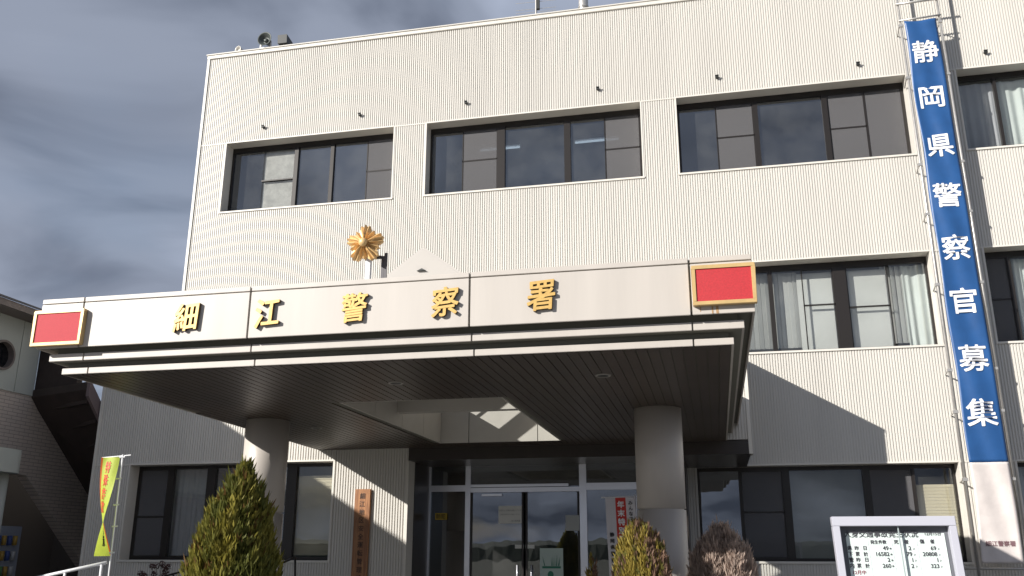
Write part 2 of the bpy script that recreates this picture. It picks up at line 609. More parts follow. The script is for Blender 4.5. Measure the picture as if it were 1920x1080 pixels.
# bay
BY = -2.166
BX0, BX1 = -10.75, -4.88
g1 = (-10.02, -6.195)
ribs_b = MB()


def bwall(x0, x1, z0, z1, y=BY, depth=0.28):
    ribs(ribs_b, x0, x1, z0, z1, y)
    core.box(x0, x1, y + 0.021, y + depth, z0, z1)


s, h = LV[0]
bwall(BX0, BX1, 0, s); bwall(BX0, BX1, h, 4.97); bwall(BX0, g1[0], s, h); bwall(g1[1], BX1, s, h)
bwall(BX1, 0.57, 3.31, 4.97)
trim.box(g1[0] - 0.03, g1[1] + 0.03, BY - 0.02, BY + 0.3, s - 0.035, s)
trim.box(g1[0] - 0.03, g1[0] + 0.005, BY - 0.008, BY + 0.265, s, h - 0.006)
trim.box(g1[1] - 0.005, g1[1] + 0.03, BY - 0.008, BY + 0.265, s, h - 0.006)
trim.box(BX0, g1[0] - 0.03, BY - 0.006, BY + 0.016, h - 0.012, h + 0.012)
trim.box(g1[0] - 0.03, g1[1] + 0.03, BY - 0.012, BY + 0.265, h - 0.006, h + 0.02)
trim.box(BX0 - 0.02, BX0 + 0.03, BY - 0.02, BY + 0.3, 0, 4.97)
trim.box(0.545, 0.60, BY - 0.015, BY + 0.3, 3.09, 4.97)
trim.box(BX0 - 0.03, 0.61, BY - 0.025, BY + 0.3, 4.97, 5.03)
trim.box(0.28, 0.61, BY + 0.301, -0.001, 4.951, 5.03)
trim.box(BX1 - 0.03, BX1 + 0.012, BY - 0.012, BY + 0.3, 0, 3.09)
core.box(BX0, BX0 + 0.25, BY + 0.28, 0.0, 0, 4.95)
core.box(0.30, 0.57, BY + 0.28, -0.005, 3.31, 4.95)
rib.build('ribbed_wall', CREAM, ST)
tag(ribs_b.build('ribbed_wall', CREAM, ST), label='cream ribbed front of the projecting ground-floor bay')
core.build('wall_lining', CORE, ST)
trim.build('wall_trim', TRIM, ST)
b = MB()
b.box(XL - 0.04, XR + 0.03, -0.03, 0.35, ZR, ZR + 0.085)
b.box(XL - 0.06, XR + 0.03, -0.05, 0.37, ZR + 0.085, ZR + 0.115)
b.build('parapet_cap', TRIM, ST, bevel=0.006)
b = MB()
b.box(XL, XR, 0.35, 9.2, 12.0, 12.2); b.box(BX0, 0.57, BY + 0.3, -0.005, 4.75, 4.95)
b.build('roof', CORE, ST)
# floors, ceilings and partitions that can be seen through the windows
b = MB()
for z in (0.45, 4.05, 7.55):
    b.box(XL + 0.3, XR - 0.3, 0.3, 9.0, z, z + 0.15)
b.box(BX0 + 0.25, 0.3, BY + 0.3, 0.29, 0.45, 0.6)
b.build('floor_slab', ROOMFLOOR, ST)
b = MB()
for z in (3.45, 7.15, 10.72):
    b.box(XL + 0.3, XR - 0.3, 0.32, 8.98, z, z + 0.05)
b.box(BX0 + 0.25, BX1, BY + 0.3, 0.30, 3.45, 3.5)
for z0, z1 in ((0.6, 3.45), (4.2, 7.15), (7.7, 10.72)):
    b.box(XL + 0.3, XR - 0.3, 5.8, 5.9, z0, z1)
    for x in (-5.84, -0.65, 4.42):
        b.box(x, x + 0.1, 0.31 if z0 > 1 or x > -0.7 else -1.0, 5.8, z0, z1)
b.build('interior_wall', ROOM, ST)
for x0, x1, y in ((-2.66, -1.63, 2.17), (-4.89, -3.90, 2.12), (-1.2 + 1.9, 1.7, 4.4)):
    lf = MB(); lf.box(x0, x1, y - 0.10, y + 0.10, 10.66, 10.715)
    lo = lf.build('ceiling_lamp', WHITEPAINT, ST)
    if x0 < 0:
        tb = MB(); tb.tube((x0 + 0.02, y, 10.63), (x1 - 0.02, y, 10.63), 0.022, n=8)
        tb.build('tube', TUBE, lo, smooth=True)
for x, z in ((-9.25, 10.65), (-6.99, 10.70), (-4.62, 10.72), (-1.84, 10.72), (0.53, 10.70), (3.17, 10.66), (5.42, 10.63)):
    v = MB()
    v.lathe([(0.030, 0), (0.034, 0.012), (0.034, 0.05), (0.026, 0.06)], (x, 0.0, z), n=14, rot=Matrix.Rotation(math.radians(90), 3, 'X'))
    v.box(x - 0.034, x + 0.034, -0.075, -0.05, z + 0.012, z + 0.03)
    v.build('vent_cap', BLACK, ST, smooth=False)

# ---------------------------------------------------------------- windows
def window(x0, x1, z0, z1, yf, bars, panes, name='window', top=0.11, parent=ST):
    f = MB()
    f.box(x0, x0 + 0.045, yf, yf + 0.08, z0, z1)
    f.box(x1 - 0.045, x1, yf, yf + 0.08, z0, z1)
    f.box(x0 + 0.045, x1 - 0.045, yf, yf + 0.08, z0, z0 + 0.05)
    f.box(x0 + 0.045, x1 - 0.045, yf, yf + 0.08, z1 - top, z1)
    f.box(x0, x1, yf + 0.082, yf + 0.2, z1 - 0.02, z1)
    for a, b_ in bars:
        f.box(a, b_, yf - 0.015, yf + 0.07, z0 + 0.05, z1 - top)
    fo = f.build('window', BRONZE, parent)
    za, zb = z0 + 0.05, z1 - top
    for a, b_, kind, extra in panes:
        q = MB(); q.box(a, b_, yf + 0.035, yf + 0.041, za, zb)
        q.build('pane', CLEAR if kind in ('vblind', 'curtain', 'lightblind', 'clear', 'dullcurtain', 'screenblind', 'roller', 'paper', 'plainblind') else GLASS, fo)
        if kind == 'screen':
            q = MB(); q.box(a + 0.02, b_ - 0.02, yf + 0.012, yf + 0.016, za + 0.02, zb - 0.02)
            q.build('insect_screen', SCREEN, fo)
        if kind in ('screen', 'screenblind'):
            q = MB(); zm = za + (zb - za) * extra
            q.box(a, b_, yf + 0.004, yf + 0.026, zm - 0.014, zm + 0.014)
            q.box(a, a + 0.02, yf + 0.004, yf + 0.026, za, zb); q.box(b_ - 0.02, b_, yf + 0.004, yf + 0.026, za, zb)
            q.box(a + 0.02, b_ - 0.02, yf + 0.004, yf + 0.026, zb - 0.02, zb); q.box(a + 0.02, b_ - 0.02, yf + 0.004, yf + 0.026, za, za + 0.02)
            q.build('screen_frame', BRONZE, fo)
        if kind == 'paper':
            rnd = random.Random(3)
            q = MB(); zm = (za + zb) / 2
            for zz0, zz1 in ((za + 0.03, zm - 0.015), (zm + 0.015, zb - 0.02)):
                q.grid(lambda u, v: (a + 0.02 + (b_ - a - 0.04) * u, yf + 0.075 + 0.006 * noise.noise(Vector((u * 4, v * 4, zz0))), zz0 + (zz1 - zz0) * v), 8, 8)
            q.build('paper_sheet', mat('aged_window_paper', (0.55, 0.53, 0.50), 0.8, var=0.25, vscale=7), fo, recalc=False)
            q = MB(); q.box(a, b_, yf + 0.004, yf + 0.026, zm - 0.014, zm + 0.014)
            q.build('screen_frame', BRONZE, fo)
        if kind in ('vblind', 'lightblind'):
            q = MB(); rnd = random.Random(int(a * 100))
            w = 0.09; x = a - 0.10
            while x < b_ - 0.02:
                t = math.radians(extra + rnd.uniform(-9, 9)); c_, s_ = math.cos(t) * w / 2, math.sin(t) * w / 2
                y = yf + 0.17
                q.hexa([(x - c_, y - s_, za + 0.1), (x + c_, y + s_, za + 0.1), (x - c_ - 0.002, y - s_ + 0.003, za + 0.1), (x + c_ - 0.002, y + s_ + 0.003, za + 0.1),
                        (x - c_, y - s_, zb), (x + c_, y + s_, zb), (x - c_ - 0.002, y - s_ + 0.003, zb), (x + c_ - 0.002, y + s_ + 0.003, zb)])
                x += 0.086
            q.build('vertical_blind', BLIND, fo)
        if kind in ('curtain', 'dullcurtain', 'clearcurtain'):
            q = MB(); ph = a * 7
            def cur(u, v, a=a, b_=b_):
                x = a - 0.10 + (b_ - a + 0.13) * u
                w = 0.022 * math.sin(x * 52 + 2 * math.sin(x * 9)) * (0.5 + 0.5 * v) + 0.02 * math.sin(x * 17 + ph)
                return (x, yf + 0.17 + w, zb - (zb - za - 0.02) * v)
            q.grid(cur, max(12, int((b_ - a) * 90)), 6)
            q.build('curtain', CURTAIN if kind != 'dullcurtain' else DULLCURTAIN, fo, smooth=True, recalc=False)
        if kind == 'plainblind':
            q = MB(); q.box(a - 0.10, b_ + 0.03, yf + 0.14, yf + 0.144, za, zb)
            q.build('roller_blind', mat('grey_roller_blind', (0.27, 0.275, 0.26), 0.8, var=0.1), fo)
        if kind == 'screenblind':
            q = MB(); q.box(a - 0.08, b_ - 0.02, yf + 0.13, yf + 0.134, za, za + (zb - za) * 0.97)
            q.build('roller_blind', BLIND, fo)
        if kind == 'roller':
            q = MB(); q.box(a - 0.08, b_ + 0.02, yf + 0.12, yf + 0.124, za + (zb - za) * 0.02, za + (zb - za) * extra)
            n = 22
            for i in range(n):
                z = za + (zb - za) * (0.02 + (extra - 0.02) * i / n)
                q.box(a - 0.078, b_ + 0.018, yf + 0.112, yf + 0.12, z, z + (zb - za) * extra / n * 0.6)
            q.build('slat_blind', CREAMBLIND, fo)
    return fo


YF = 0.29
w3 = LV[2]
window(*COLS[0], *w3, YF, [(-8.60, -8.51), (-7.75, -7.67)],
       [(-10.07, -9.36, 'glass', 0), (-9.36, -8.60, 'paper', 0), (-8.51, -7.75, 'glass', 0), (-7.67, -6.91, 'glass', 0), (-6.91, -6.25, 'screen', 0.5)])
window(*COLS[1], *w3, YF, [(-4.01, -3.85), (-2.60, -2.47)],
       [(-5.43, -4.77, 'glass', 0), (-4.77, -4.01, 'screen', 0.52), (-3.85, -2.60, 'glass', 0), (-2.47, -1.77, 'glass', 0), (-1.77, -1.05, 'screen', 0.5)])
window(*COLS[2], *w3, YF, [(1.18, 1.27), (2.48, 2.58)],
       [(-0.25, 0.45, 'glass', 0), (0.45, 1.18, 'screen', 0.52), (1.27, 2.48, 'glass', 0), (2.58, 3.26, 'screen', 0.5), (3.26, 3.945, 'screen', 0.02)])
window(*COLS[3], *w3, YF, [(5.56, 5.61), (7.0, 7.08)],
       [(4.915, 5.56, 'dullcurtain', 0), (5.61, 7.0, 'curtain', 0), (7.08, 9.05, 'curtain', 0)])
w2 = LV[1]
for c in COLS[:2]:
    mid = (c[0] + c[1]) / 2
    window(*c, *w2, YF, [(mid - 0.05, mid + 0.05)], [(c[0] + 0.045, mid - 0.05, 'vblind', 50), (mid + 0.05, c[1] - 0.045, 'vblind', 50)])
window(*COLS[2], *w2, YF, [(1.20, 1.28), (2.36, 2.58)],
       [(-0.25, 1.20, 'vblind', 24), (1.28, 1.80, 'vblind', 24), (1.80, 2.36, 'screenblind', 0.55), (2.58, 3.30, 'screenblind', 0.5), (3.34, 3.66, 'vblind', 24), (3.66, 3.945, 'curtain', 0)])
window(*COLS[3], *w2, YF, [(5.30, 5.36), (7.0, 7.08)],
       [(4.915, 5.30, 'screen', 0.5), (5.36, 7.0, 'curtain', 0), (7.08, 9.05, 'curtain', 0)])
w1 = LV[0]
window(*COLS[2], *w1, YF, [(0.42, 0.46), (1.17, 1.29), (2.50, 2.60), (3.30, 3.34)],
       [(-0.25, 0.42, 'glass', 0), (0.46, 1.17, 'screen', 0.52), (1.29, 2.50, 'plainblind', 0), (2.60, 3.30, 'screen', 0.42), (3.34, 3.945, 'roller', 0.82)], top=0.07)
window(*COLS[3], *w1, YF, [(6.2, 6.3), (7.6, 7.7)],
       [(4.915, 6.2, 'dullcurtain', 0), (6.3, 7.6, 'dullcurtain', 0), (7.7, 9.05, 'dullcurtain', 0)], top=0.07)
BF = BY + 0.27
window(*g1, *w1, BF, [(-9.42, -9.31), (-8.66, -8.50), (-7.15, -6.97)],
       [(-9.975, -9.42, 'screen', 0.45), (-9.31, -8.66, 'dullcurtain', 0), (-8.50, -7.15, 'glass', 0), (-6.97, -6.24, 'roller', 0.9)], top=0.06)
b = MB(); b.box(2.55, 3.02, YF + 0.10, YF + 0.3, 8.77, 8.84); b.box(3.45, 3.85, YF + 0.10, YF + 0.3, 8.77, 8.82)
tag(b.build('stacked_papers', PAPER), 'low stacks of white paper on the sill of the third window, top floor', 'papers')

# ---------------------------------------------------------------- entrance
EY = -1.05
b = MB()
b.box(BX1, 0.57, BY - 0.004, -0.006, 3.09, 3.295)                       # dark lintel and recess ceiling
b.box(BX1 + 0.0, BX1 + 0.02, BY + 0.30, EY - 0.03, 0, 3.09)               # left return
b.box(-0.62, -0.45, EY - 0.03, -0.006, 0, 3.09)                          # right return
b.build('entrance_recess', BROWN, ST)
ef = MB()
for x0, x1 in ((-4.20, -4.11), (-2.22, -2.10), (-0.68, -0.62), (-4.86, -4.83)):
    ef.box(x0, x1, EY - 0.05, EY + 0.05, 0.02, 3.089)
ef.box(-4.83, -4.20, EY - 0.045, EY + 0.045, 2.66, 2.765)
ef.box(-4.11, -2.22, EY - 0.045, EY + 0.045, 2.64, 2.715)
ef.box(-2.10, -0.68, EY - 0.045, EY + 0.045, 2.66, 2.775)
ef.box(-4.11, -2.4, EY - 0.075, EY - 0.045, 2.725, 2.77)
ef.build('entrance_frame', SILVER, ST, bevel=0.004)
q = MB()
q.box(-4.83, -4.20, EY - 0.003, EY + 0.003, 0.1, 2.66)
q.box(-2.10, -0.68, EY - 0.003, EY + 0.003, 0.1, 2.66)
q.box(-4.83, -4.20, EY - 0.003, EY + 0.003, 2.765, 3.089)
q.box(-2.10, -0.68, EY - 0.003, EY + 0.003, 2.775, 3.089)
q.box(-4.11, -2.22, EY - 0.003, EY + 0.003, 2.715, 3.089)
q.build('entrance_glazing', DOORG, ST)
for x0, x1, hx in ((-4.10, -3.18, -3.25), (-3.14, -2.23, -3.07)):
    d = MB(); d.box(x0, x1, EY - 0.024, EY - 0.018, 0.08, 2.635)
    do = d.build('glass_door', DOORG, ST)
    e_ = MB()
    e_.box(x0, x0 + 0.03, EY - 0.038, EY - 0.026, 0.05, 2.636); e_.box(x1 - 0.03, x1, EY - 0.038, EY - 0.026, 0.05, 2.636)
    e_.box(x0 + 0.03, x1 - 0.03, EY - 0.038, EY - 0.026, 0.05, 0.16)
    e_.build('door_frame', BRONZE, do)
    st = MB(); st.box(hx - 0.075, hx + 0.075, EY - 0.034, EY - 0.026, 1.715, 1.775)
    st.build('door_sticker', PAPER, do)
    cl = MB()
    if hx < -3.1:
        cl.box(-3.90, -3.55, EY - 0.075, EY - 0.028, 2.575, 2.61)
        cl.build('door_closer', SILVER, do)
    hd = MB(); hd.tube((x1 - 0.10 if hx < -3.1 else x0 + 0.10, EY - 0.075, 1.15), (x1 - 0.10 if hx < -3.1 else x0 + 0.10, EY - 0.075, 1.45), 0.013)
    hd.build('door_handle', SILVER, do, smooth=True)


def fac(y):
    return lambda u, v: (u, y, v)


def notice(x0, x1, z0, z1, y, label, m=PAPER, lines=4, ink=INK, txt=None):
    p = MB(); p.box(x0, x1, y - 0.004, y, z0, z1)
    o = p.build('paper_notice', m)
    tag(o, label, 'notice')
    own(o, (x0, y, z0))
    return o


nt = notice(-3.61, -3.21, 2.12, 2.41, EY - 0.04, 'pale paper notice with three lines of small print, upper left door leaf', PAPER)
l_ = MB()
l_.text('お知らせ 玄関は自動ドアです', fac(EY - 0.047), 0.030, -3.41, 2.335)
l_.text('ご用の方は受付までお越しください', fac(EY - 0.047), 0.022, -3.41, 2.27)
l_.text('細江警察署', fac(EY - 0.047), 0.03, -3.31, 2.165)
l_.build('printed_lines', mat('grey_print', (0.25, 0.25, 0.25), 0.7), nt)
notice(-2.46, -2.14 - 0.09, 2.0, 2.25, EY - 0.04, 'plain pale notice high on the right edge of the right door leaf', mat('grey_paper', (0.42, 0.44, 0.43), 0.7))
po = notice(-2.90, -2.51, 1.17, 1.72, EY - 0.04, 'pale green poster with dark green drawing, low on the right door leaf', PALEGREEN)
l_ = MB(); rnd = random.Random(5)
for i in range(9):
    x = -2.70 + rnd.uniform(-0.13, 0.13); 
    l_.prism([(x, 1.44), (x + 0.012, 1.44), (-2.70 + (x + 2.70) * 1.25, 1.60 + rnd.uniform(-0.03, 0.03))], lambda u, v, w: (u, w, v), EY - 0.047, EY - 0.0455)
l_.box(-2.86, -2.55, EY - 0.047, EY - 0.0455, 1.40, 1.435)
l_.prism([(-2.72 + 0.05 * math.cos(t * math.pi / 6), 1.30 + 0.06 * math.sin(t * math.pi / 6)) for t in range(12)], lambda u, v, w: (u, w, v), EY - 0.047, EY - 0.0455)
l_.build('poster_print', POSTERGREEN, po)
yl = notice(-4.73, -4.52, 2.19, 2.30, EY - 0.04, 'small yellow and white sticker on the glass left of the doors', YELLOWSTK)
l_ = MB(); l_.text('防犯', fac(EY - 0.047), 0.085, -4.625, 2.245, 0.02); l_.build('printed_lines', INK, yl)

# ---------------------------------------------------------------- canopy
CX0, CX1, CYF, CYB = -6.392, 0.412, -9.02, BY - 0.004
HO = (-4.2, -2.25, -6.7, -2.67)
c = MB()
SKEW = -0.27   # the left side runs slightly outward towards the building
def lx(y): return CX0 + SKEW * (y - CYF) / (CYB - CYF)
def inset(d): return (CX0 + d, CX1 - d, CYF + d, CYB, lx(CYB) + d)
c.ring(inset(0.02), HO, 3.555, 4.0)
c.ring(inset(0.14), HO, 3.485, 3.555)
c.ring(inset(0.11), HO, 3.41, 3.485)
c.ring(inset(0.22), HO, 3.36, 3.41)
c.ring(inset(0.20), HO, 3.305, 3.36)
CAN = c.build('canopy', mat('canopy_core', (0.17, 0.165, 0.135), 0.7), ST)
JX = [CX0, -5.92, -4.14, -2.015, -0.10, CX1]
for i in range(5):
    p = MB()
    a = JX[i] + (0.008 if i else 0); b_ = JX[i + 1] - (0.008 if i < 4 else 0)
    p.box(a, b_, CYF - 0.004, CYF + 0.018, 3.522, 3.965)
    p.box(a, b_, CYF - 0.004, CYF + 0.018, 3.975, 4.02)
    p.build('fascia_panel', FASCIA, CAN, bevel=0.003)
for d, z0, z1 in ((0.09, 3.412, 3.482), (0.18, 3.298, 3.356)):
    p = MB()
    for i in range(5):
        a = (JX[i] + 0.006) if i else CX0 + d; b_ = (JX[i + 1] - 0.006) if i < 4 else CX1 - d
        p.box(a, b_, CYF + d, CYF + d + 0.02, z0, z1)
    p.build('cornice_band', FASCIA, CAN, bevel=0.003)
    for x0, x1 in ((CX0 + d, CX0 + d + 0.02), (CX1 - d - 0.02, CX1 - d)):
        ya = CYF + d + 0.021; k_ = SKEW if x0 < -3 else 0
        p = MB(); p.hexa([(x0, ya, z0), (x1, ya, z0), (x0 + k_, CYB, z0), (x1 + k_, CYB, z0), (x0, ya, z1), (x1, ya, z1), (x0 + k_, CYB, z1), (x1 + k_, CYB, z1)]); p.build('cornice_band', FASCIA, CAN)
for x0, x1 in ((CX0, CX0 + 0.018), (CX1 - 0.018, CX1)):
    ya = CYF + 0.019; k_ = SKEW if x0 < -3 else 0; z0, z1 = 3.522, 4.02
    p = MB(); p.hexa([(x0, ya, z0), (x1, ya, z0), (x0 + k_, CYB, z0), (x1 + k_, CYB, z0), (x0, ya, z1), (x1, ya, z1), (x0 + k_, CYB, z1), (x1 + k_, CYB, z1)]); p.build('side_fascia', FASCIA, CAN)
p = MB(); p.ring(inset(0.019), HO, 4.0, 4.012); p.build('canopy_roof', WELL, CAN)
# soffit slats run front to back
p = MB()
x = CX0 + 0.205 - 0.2
while x < CX1 - 0.21:
    x1 = min(x + 0.094, CX1 - 0.205)
    yf_ = CYF + 0.205
    if x < CX0 + 0.205: yf_ = CYF + 0.205 + (x - 0.205 - CX0) / SKEW * (CYB - CYF)
    segs = [(yf_, CYB)]
    if x1 > HO[0] and x < HO[1]: segs = [(CYF + 0.205, HO[2] - 0.01), (HO[3] + 0.01, CYB)]
    for ya, yb in segs:
        p.box(x, x1 - 0.006, ya, yb, 3.293, 3.3045)
    x += 0.1
p.build('soffit', SOFFIT, CAN)
# lining of the light well, panel by panel
p = MB()
ys = [-2.67 - 0.02]
xb = [HO[0], -3.72, -2.62, HO[1]]
for a, b_ in zip(xb, xb[1:]):
    p.box(a + 0.006, b_ - 0.006, HO[3] - 0.025, HO[3] - 0.005, 3.296, 4.03)
yb_ = [HO[2], -5.6, -4.55, -3.6, HO[3] - 0.03]
for a, b_ in zip(yb_, yb_[1:]):
    p.box(HO[0] + 0.005, HO[0] + 0.025, a + 0.006, b_ - 0.006, 3.296, 4.03)
    p.box(HO[1] - 0.025, HO[1] - 0.005, a + 0.006, b_ - 0.006, 3.296, 4.03)
p.box(HO[0] + 0.03, HO[1] - 0.03, HO[2] + 0.005, HO[2] + 0.025, 3.296, 4.03)
p.box(HO[0] + 0.026, HO[1] - 0.026, -4.78, -4.62, 3.47, 4.03)
p.build('light_well_lining', WELL, CAN)
# gabled rooflight over the well: left slope glazed between solid strips
k = MB()
RX, RZ, EZ = -3.23, 5.10, 4.075
EL, ER = RX - (RZ - EZ) / 0.74, RX + (RZ - EZ) / 0.74
gy0, gy1 = -6.72, -2.62
fxz = lambda u, v, w: (u, w, v)
k.prism([(EL, EZ), (ER, EZ), (RX, RZ)], fxz, gy0, gy0 + 0.04)
k.prism([(EL, EZ), (ER, EZ), (RX, RZ)], fxz, gy1 - 0.04, gy1)
k.box(EL, HO[0] - 0.01, gy0, gy1, 4.013, EZ - 0.001); k.box(HO[1] + 0.01, ER, gy0, gy1, 4.013, EZ - 0.001)
k.box(HO[0] - 0.01, HO[1] + 0.01, gy0, gy0 + 0.03, 4.013, EZ - 0.001); k.box(HO[0] - 0.01, HO[1] + 0.01, gy1 - 0.06, gy1, 4.013, EZ - 0.001)
def slope(sgn, ya, yb, t=0.03, lo=0.0):
    xe = EL if sgn < 0 else ER
    xl = xe + (RX - xe) * lo; zl = EZ + (RZ - EZ) * lo
    n_ = Vector((sgn * 0.595, 0, 0.804)) * t
    vs_ = []
    for dn in (0, 1):
        for (x_, z_) in ((xl, zl), (RX, RZ)):
            for y_ in (ya, yb):
                vs_.append((x_ + n_.x * dn, y_, z_ + n_.z * dn))
    return vs_
k.hexa(slope(1, gy0 + 0.005, gy1 + 0.02))
for ya, yb in ((gy0 + 0.005, -6.36), (-6.22, -4.95), (-4.125, -3.87), (-3.545, -3.515), (-2.70, gy1 + 0.02)):
    k.hexa(slope(-1, ya, yb))
sk = k.build('skylight', mat('white_skylight_cladding', (0.46, 0.43, 0.395), 0.55), CAN)
for ya, yb in ((-6.36, -6.22), (-4.95, -4.125), (-3.87, -3.545), (-3.515, -2.70)):
    k = MB(); k.hexa(slope(-1, ya + 0.002, yb - 0.002, 0.008)); k.build('pane', CLEAR, sk)
k = MB(); k.prism([(-3.29, 4.828), (-3.18, 4.828), (-3.228, 4.856)], fxz, gy0 - 0.03, gy0 - 0.002); k.build('vent_hole', BLACK, sk)
# columns
for x in (-5.70, -0.617):
    k = MB()
    k.lathe([(0.282, 0), (0.282, 2.110), (0.258, 2.111), (0.258, 2.127), (0.282, 2.128), (0.282, 3.292)], (x, -5.5, 0), n=48)
    k.build('column', COLPAINT, CAN, smooth=False)
for o in CAN.children:
    if o.name.startswith('column'):
        for p_ in o.data.polygons: p_.use_smooth = len(p_.vertices) == 4
for x, y in ((-3.12, -7.78), (-1.0, -7.75), (-5.33, -4.8)):
    k = MB(); k.lathe([(0.055, 0.02), (0.055, -0.004), (0.075, -0.006), (0.078, 0.0), (0.075, 0.012)], (x, y, 3.288), n=24)
    d = k.build('downlight', mat('downlight_ring', (0.35, 0.33, 0.3), 0.4), CAN, smooth=True)
    k = MB(); k.lathe([(0.053, 0), (0.053, 0.004)], (x, y, 3.283), n=20); k.build('lens', BLACK, d)

# ---------------------------------------------------------------- things on the canopy
GL = [('細', -4.771, 3.752), ('江', -3.937, 3.747), ('警', -3.085, 3.747), ('察', -2.229, 3.757), ('署', -1.366, 3.757)]
NTH = {'細': 'leftmost gold character, dense with a boxed right half, raised on the fascia',
       '江': 'gold character with three drops and an I shape, second on the fascia',
       '警': 'gold many-stroked character in the middle of the canopy fascia',
       '察': 'gold roof-topped character just left of a fascia joint',
       '署': 'rightmost gold character, boxed top, alone on its fascia panel'}
for ch, cx, cz in GL:
    vs, fs = text_polys(ch)
    x0 = min(v[0] for v in vs); x1 = max(v[0] for v in vs); y0 = min(v[1] for v in vs); y1 = max(v[1] for v in vs)
    mx_, my_ = (x0 + x1) / 2, (y0 + y1) / 2
    sx = 0.238 / (x1 - x0); sz = 0.262 / (y1 - y0)
    me = bpy.data.meshes.new('gold_character')
    bm = bmesh.new()
    # brush-heavy strokes: shifted copies of the letter, each its own solid
    for i in range(9):
        ox, oz = (0, 0) if i == 8 else (0.0055 * math.cos(i * math.pi / 4), 0.0045 * math.sin(i * math.pi / 4))
        bv = []
        for x, y in vs:
            u = (x - mx_) * sx; w = (y - my_) * sz
            u += 0.006 * noise.noise(Vector((x * 5, y * 5, 1))); w += 0.007 * noise.noise(Vector((x * 5, y * 5, 9)))
            bv.append(bm.verts.new((u + 0.05 * w + ox, -0.0002 * i, w + 0.09 * u + oz)))
        front = []
        for f in fs:
            try: front.append(bm.faces.new([bv[j] for j in f]))
            except ValueError: pass
        bmesh.ops.recalc_face_normals(bm, faces=front)
        if front[0].normal.y > 0: bmesh.ops.reverse_faces(bm, faces=front)
        ret = bmesh.ops.extrude_face_region(bm, geom=front)
        bmesh.ops.translate(bm, verts=[g_ for g_ in ret['geom'] if isinstance(g_, bmesh.types.BMVert)], vec=(0, -0.032, 0))
    bmesh.ops.recalc_face_normals(bm, faces=bm.faces)
    for f in bm.faces: f.material_index = 0 if abs(f.normal.y) > 0.5 else 1
    bm.to_mesh(me); bm.free()
    me.materials.append(GOLD); me.materials.append(GOLDSHADE)
    o = bpy.data.objects.new('gold_character', me)
    COL.objects.link(o)
    o.location = (cx, CYF - 0.006, cz)
    tag(o, NTH[ch], 'sign letter', 'gold characters along the canopy fascia')


def red_panel(x0, x1, z0, z1, m, label):
    y = CYF - 0.006
    o = empty('red_sign_board', ((x0 + x1) / 2, y, z0), label, 'sign board', 'red boards at the fascia ends')
    f = MB(); w = 0.032
    f.box(x0, x1, y - 0.055, y, z0, z0 + w); f.box(x0, x1, y - 0.055, y, z1 - w, z1)
    f.box(x0, x0 + w, y - 0.055, y, z0 + w, z1 - w); f.box(x1 - w, x1, y - 0.055, y, z0 + w, z1 - w)
    f.build('frame', GOLDFRAME, o, bevel=0.003)
    f = MB(); f.box(x0 + w, x1 - w, y - 0.045, y, z0 + w, z1 - w); f.build('panel', m, o)
    return o


red_panel(-6.42, -5.868, 3.537, 3.892, REDPALE, 'slightly paler red board in a pale gold frame at the far end of the fascia')
red_panel(-0.083, 0.432, 3.587, 3.932, RED, 'bright red board in a gold frame at the fascia corner near the window')

k = MB()
for x, w, l in ((0.065, 0.012, 0.06), (0.10, 0.02, 0.062), (-0.03, 0.006, 0.04)):
    k.box(x, x + w, CYF - 0.006, CYF - 0.0042, 3.585 - l, 3.585)
k.build('rust_stain', mat('rust_stain', (0.42, 0.26, 0.13), 0.8, var=0.3, vscale=25), CAN)
# police star on its posts
SX, SY, SZ = -3.15, -8.72, 4.475
o = empty('police_emblem', (SX, SY, 4.02), 'weathered gold star-shaped emblem on a post above the canopy edge', 'emblem')
k = MB()
vs = []; fs = []
R = 0.188; N = 10
# ten ridged rays: five long double rays with notched tips, five short between
ring_pts = []
for i in range(5):
    a0 = math.radians(90 + 72 * i)
    for da, r in ((-20, 0.84), (-13, 0.99), (-6, 0.93), (0, 1.04), (6, 0.93), (13, 0.99), (20, 0.84), (27, 0.70), (36, 0.83), (45, 0.70)):
        ring_pts.append((a0 + math.radians(da), r * R, da))
vs = [(SX, SY - 0.045, SZ)]
for a, r, da in ring_pts:
    hgt = {0: -0.022, -13: -0.012, 13: -0.012, 36: -0.016}.get(da, 0.004)
    vs.append((SX + r * math.cos(a), SY + hgt, SZ + r * math.sin(a)))
n = len(ring_pts)
# mid ring exaggerates the ridges and valleys
for a, r, da in ring_pts:
    hgt = {0: -0.062, -13: -0.040, 13: -0.040, 36: -0.048, -6: -0.036, 6: -0.036}.get(da, -0.006)
    vs.append((SX + 0.5 * r * math.cos(a), SY + hgt, SZ + 0.5 * r * math.sin(a)))
for a, r, da in ring_pts:
    vs.append((SX + r * math.cos(a), SY + 0.03, SZ + r * math.sin(a)))
for i in range(n):
    j = (i + 1) % n
    fs += [(0, 1 + n + j, 1 + n + i), (1 + n + i, 1 + n + j, 1 + j, 1 + i), (1 + i, 1 + j, 1 + 2 * n + j, 1 + 2 * n + i)]
fs.append(tuple(range(1 + 2 * n, 1 + 3 * n)))
k.add(vs, fs); k.build('star', GOLDM, o)
k = MB()
k.lathe([(0.045, 0), (0.042, 0.018), (0.03, 0.034), (0.012, 0.042)], (SX, SY - 0.045, SZ), n=20, rot=Matrix.Rotation(math.radians(90), 3, 'X'))
k.build('boss', GOLDM, o, smooth=True)
k = MB(); k.box(SX + 0.0, SX + 0.05, SY + 0.03, SY + 0.08, 4.0, SZ + 0.02)
k.build('post', WHITEPAINT, o)
k = MB(); k.box(SX + 0.135, SX + 0.165, SY + 0.10, SY + 0.16, 4.0, SZ - 0.10); k.box(SX + 0.166, SX + 0.195, SY + 0.10, SY + 0.115, 4.0, SZ - 0.07)
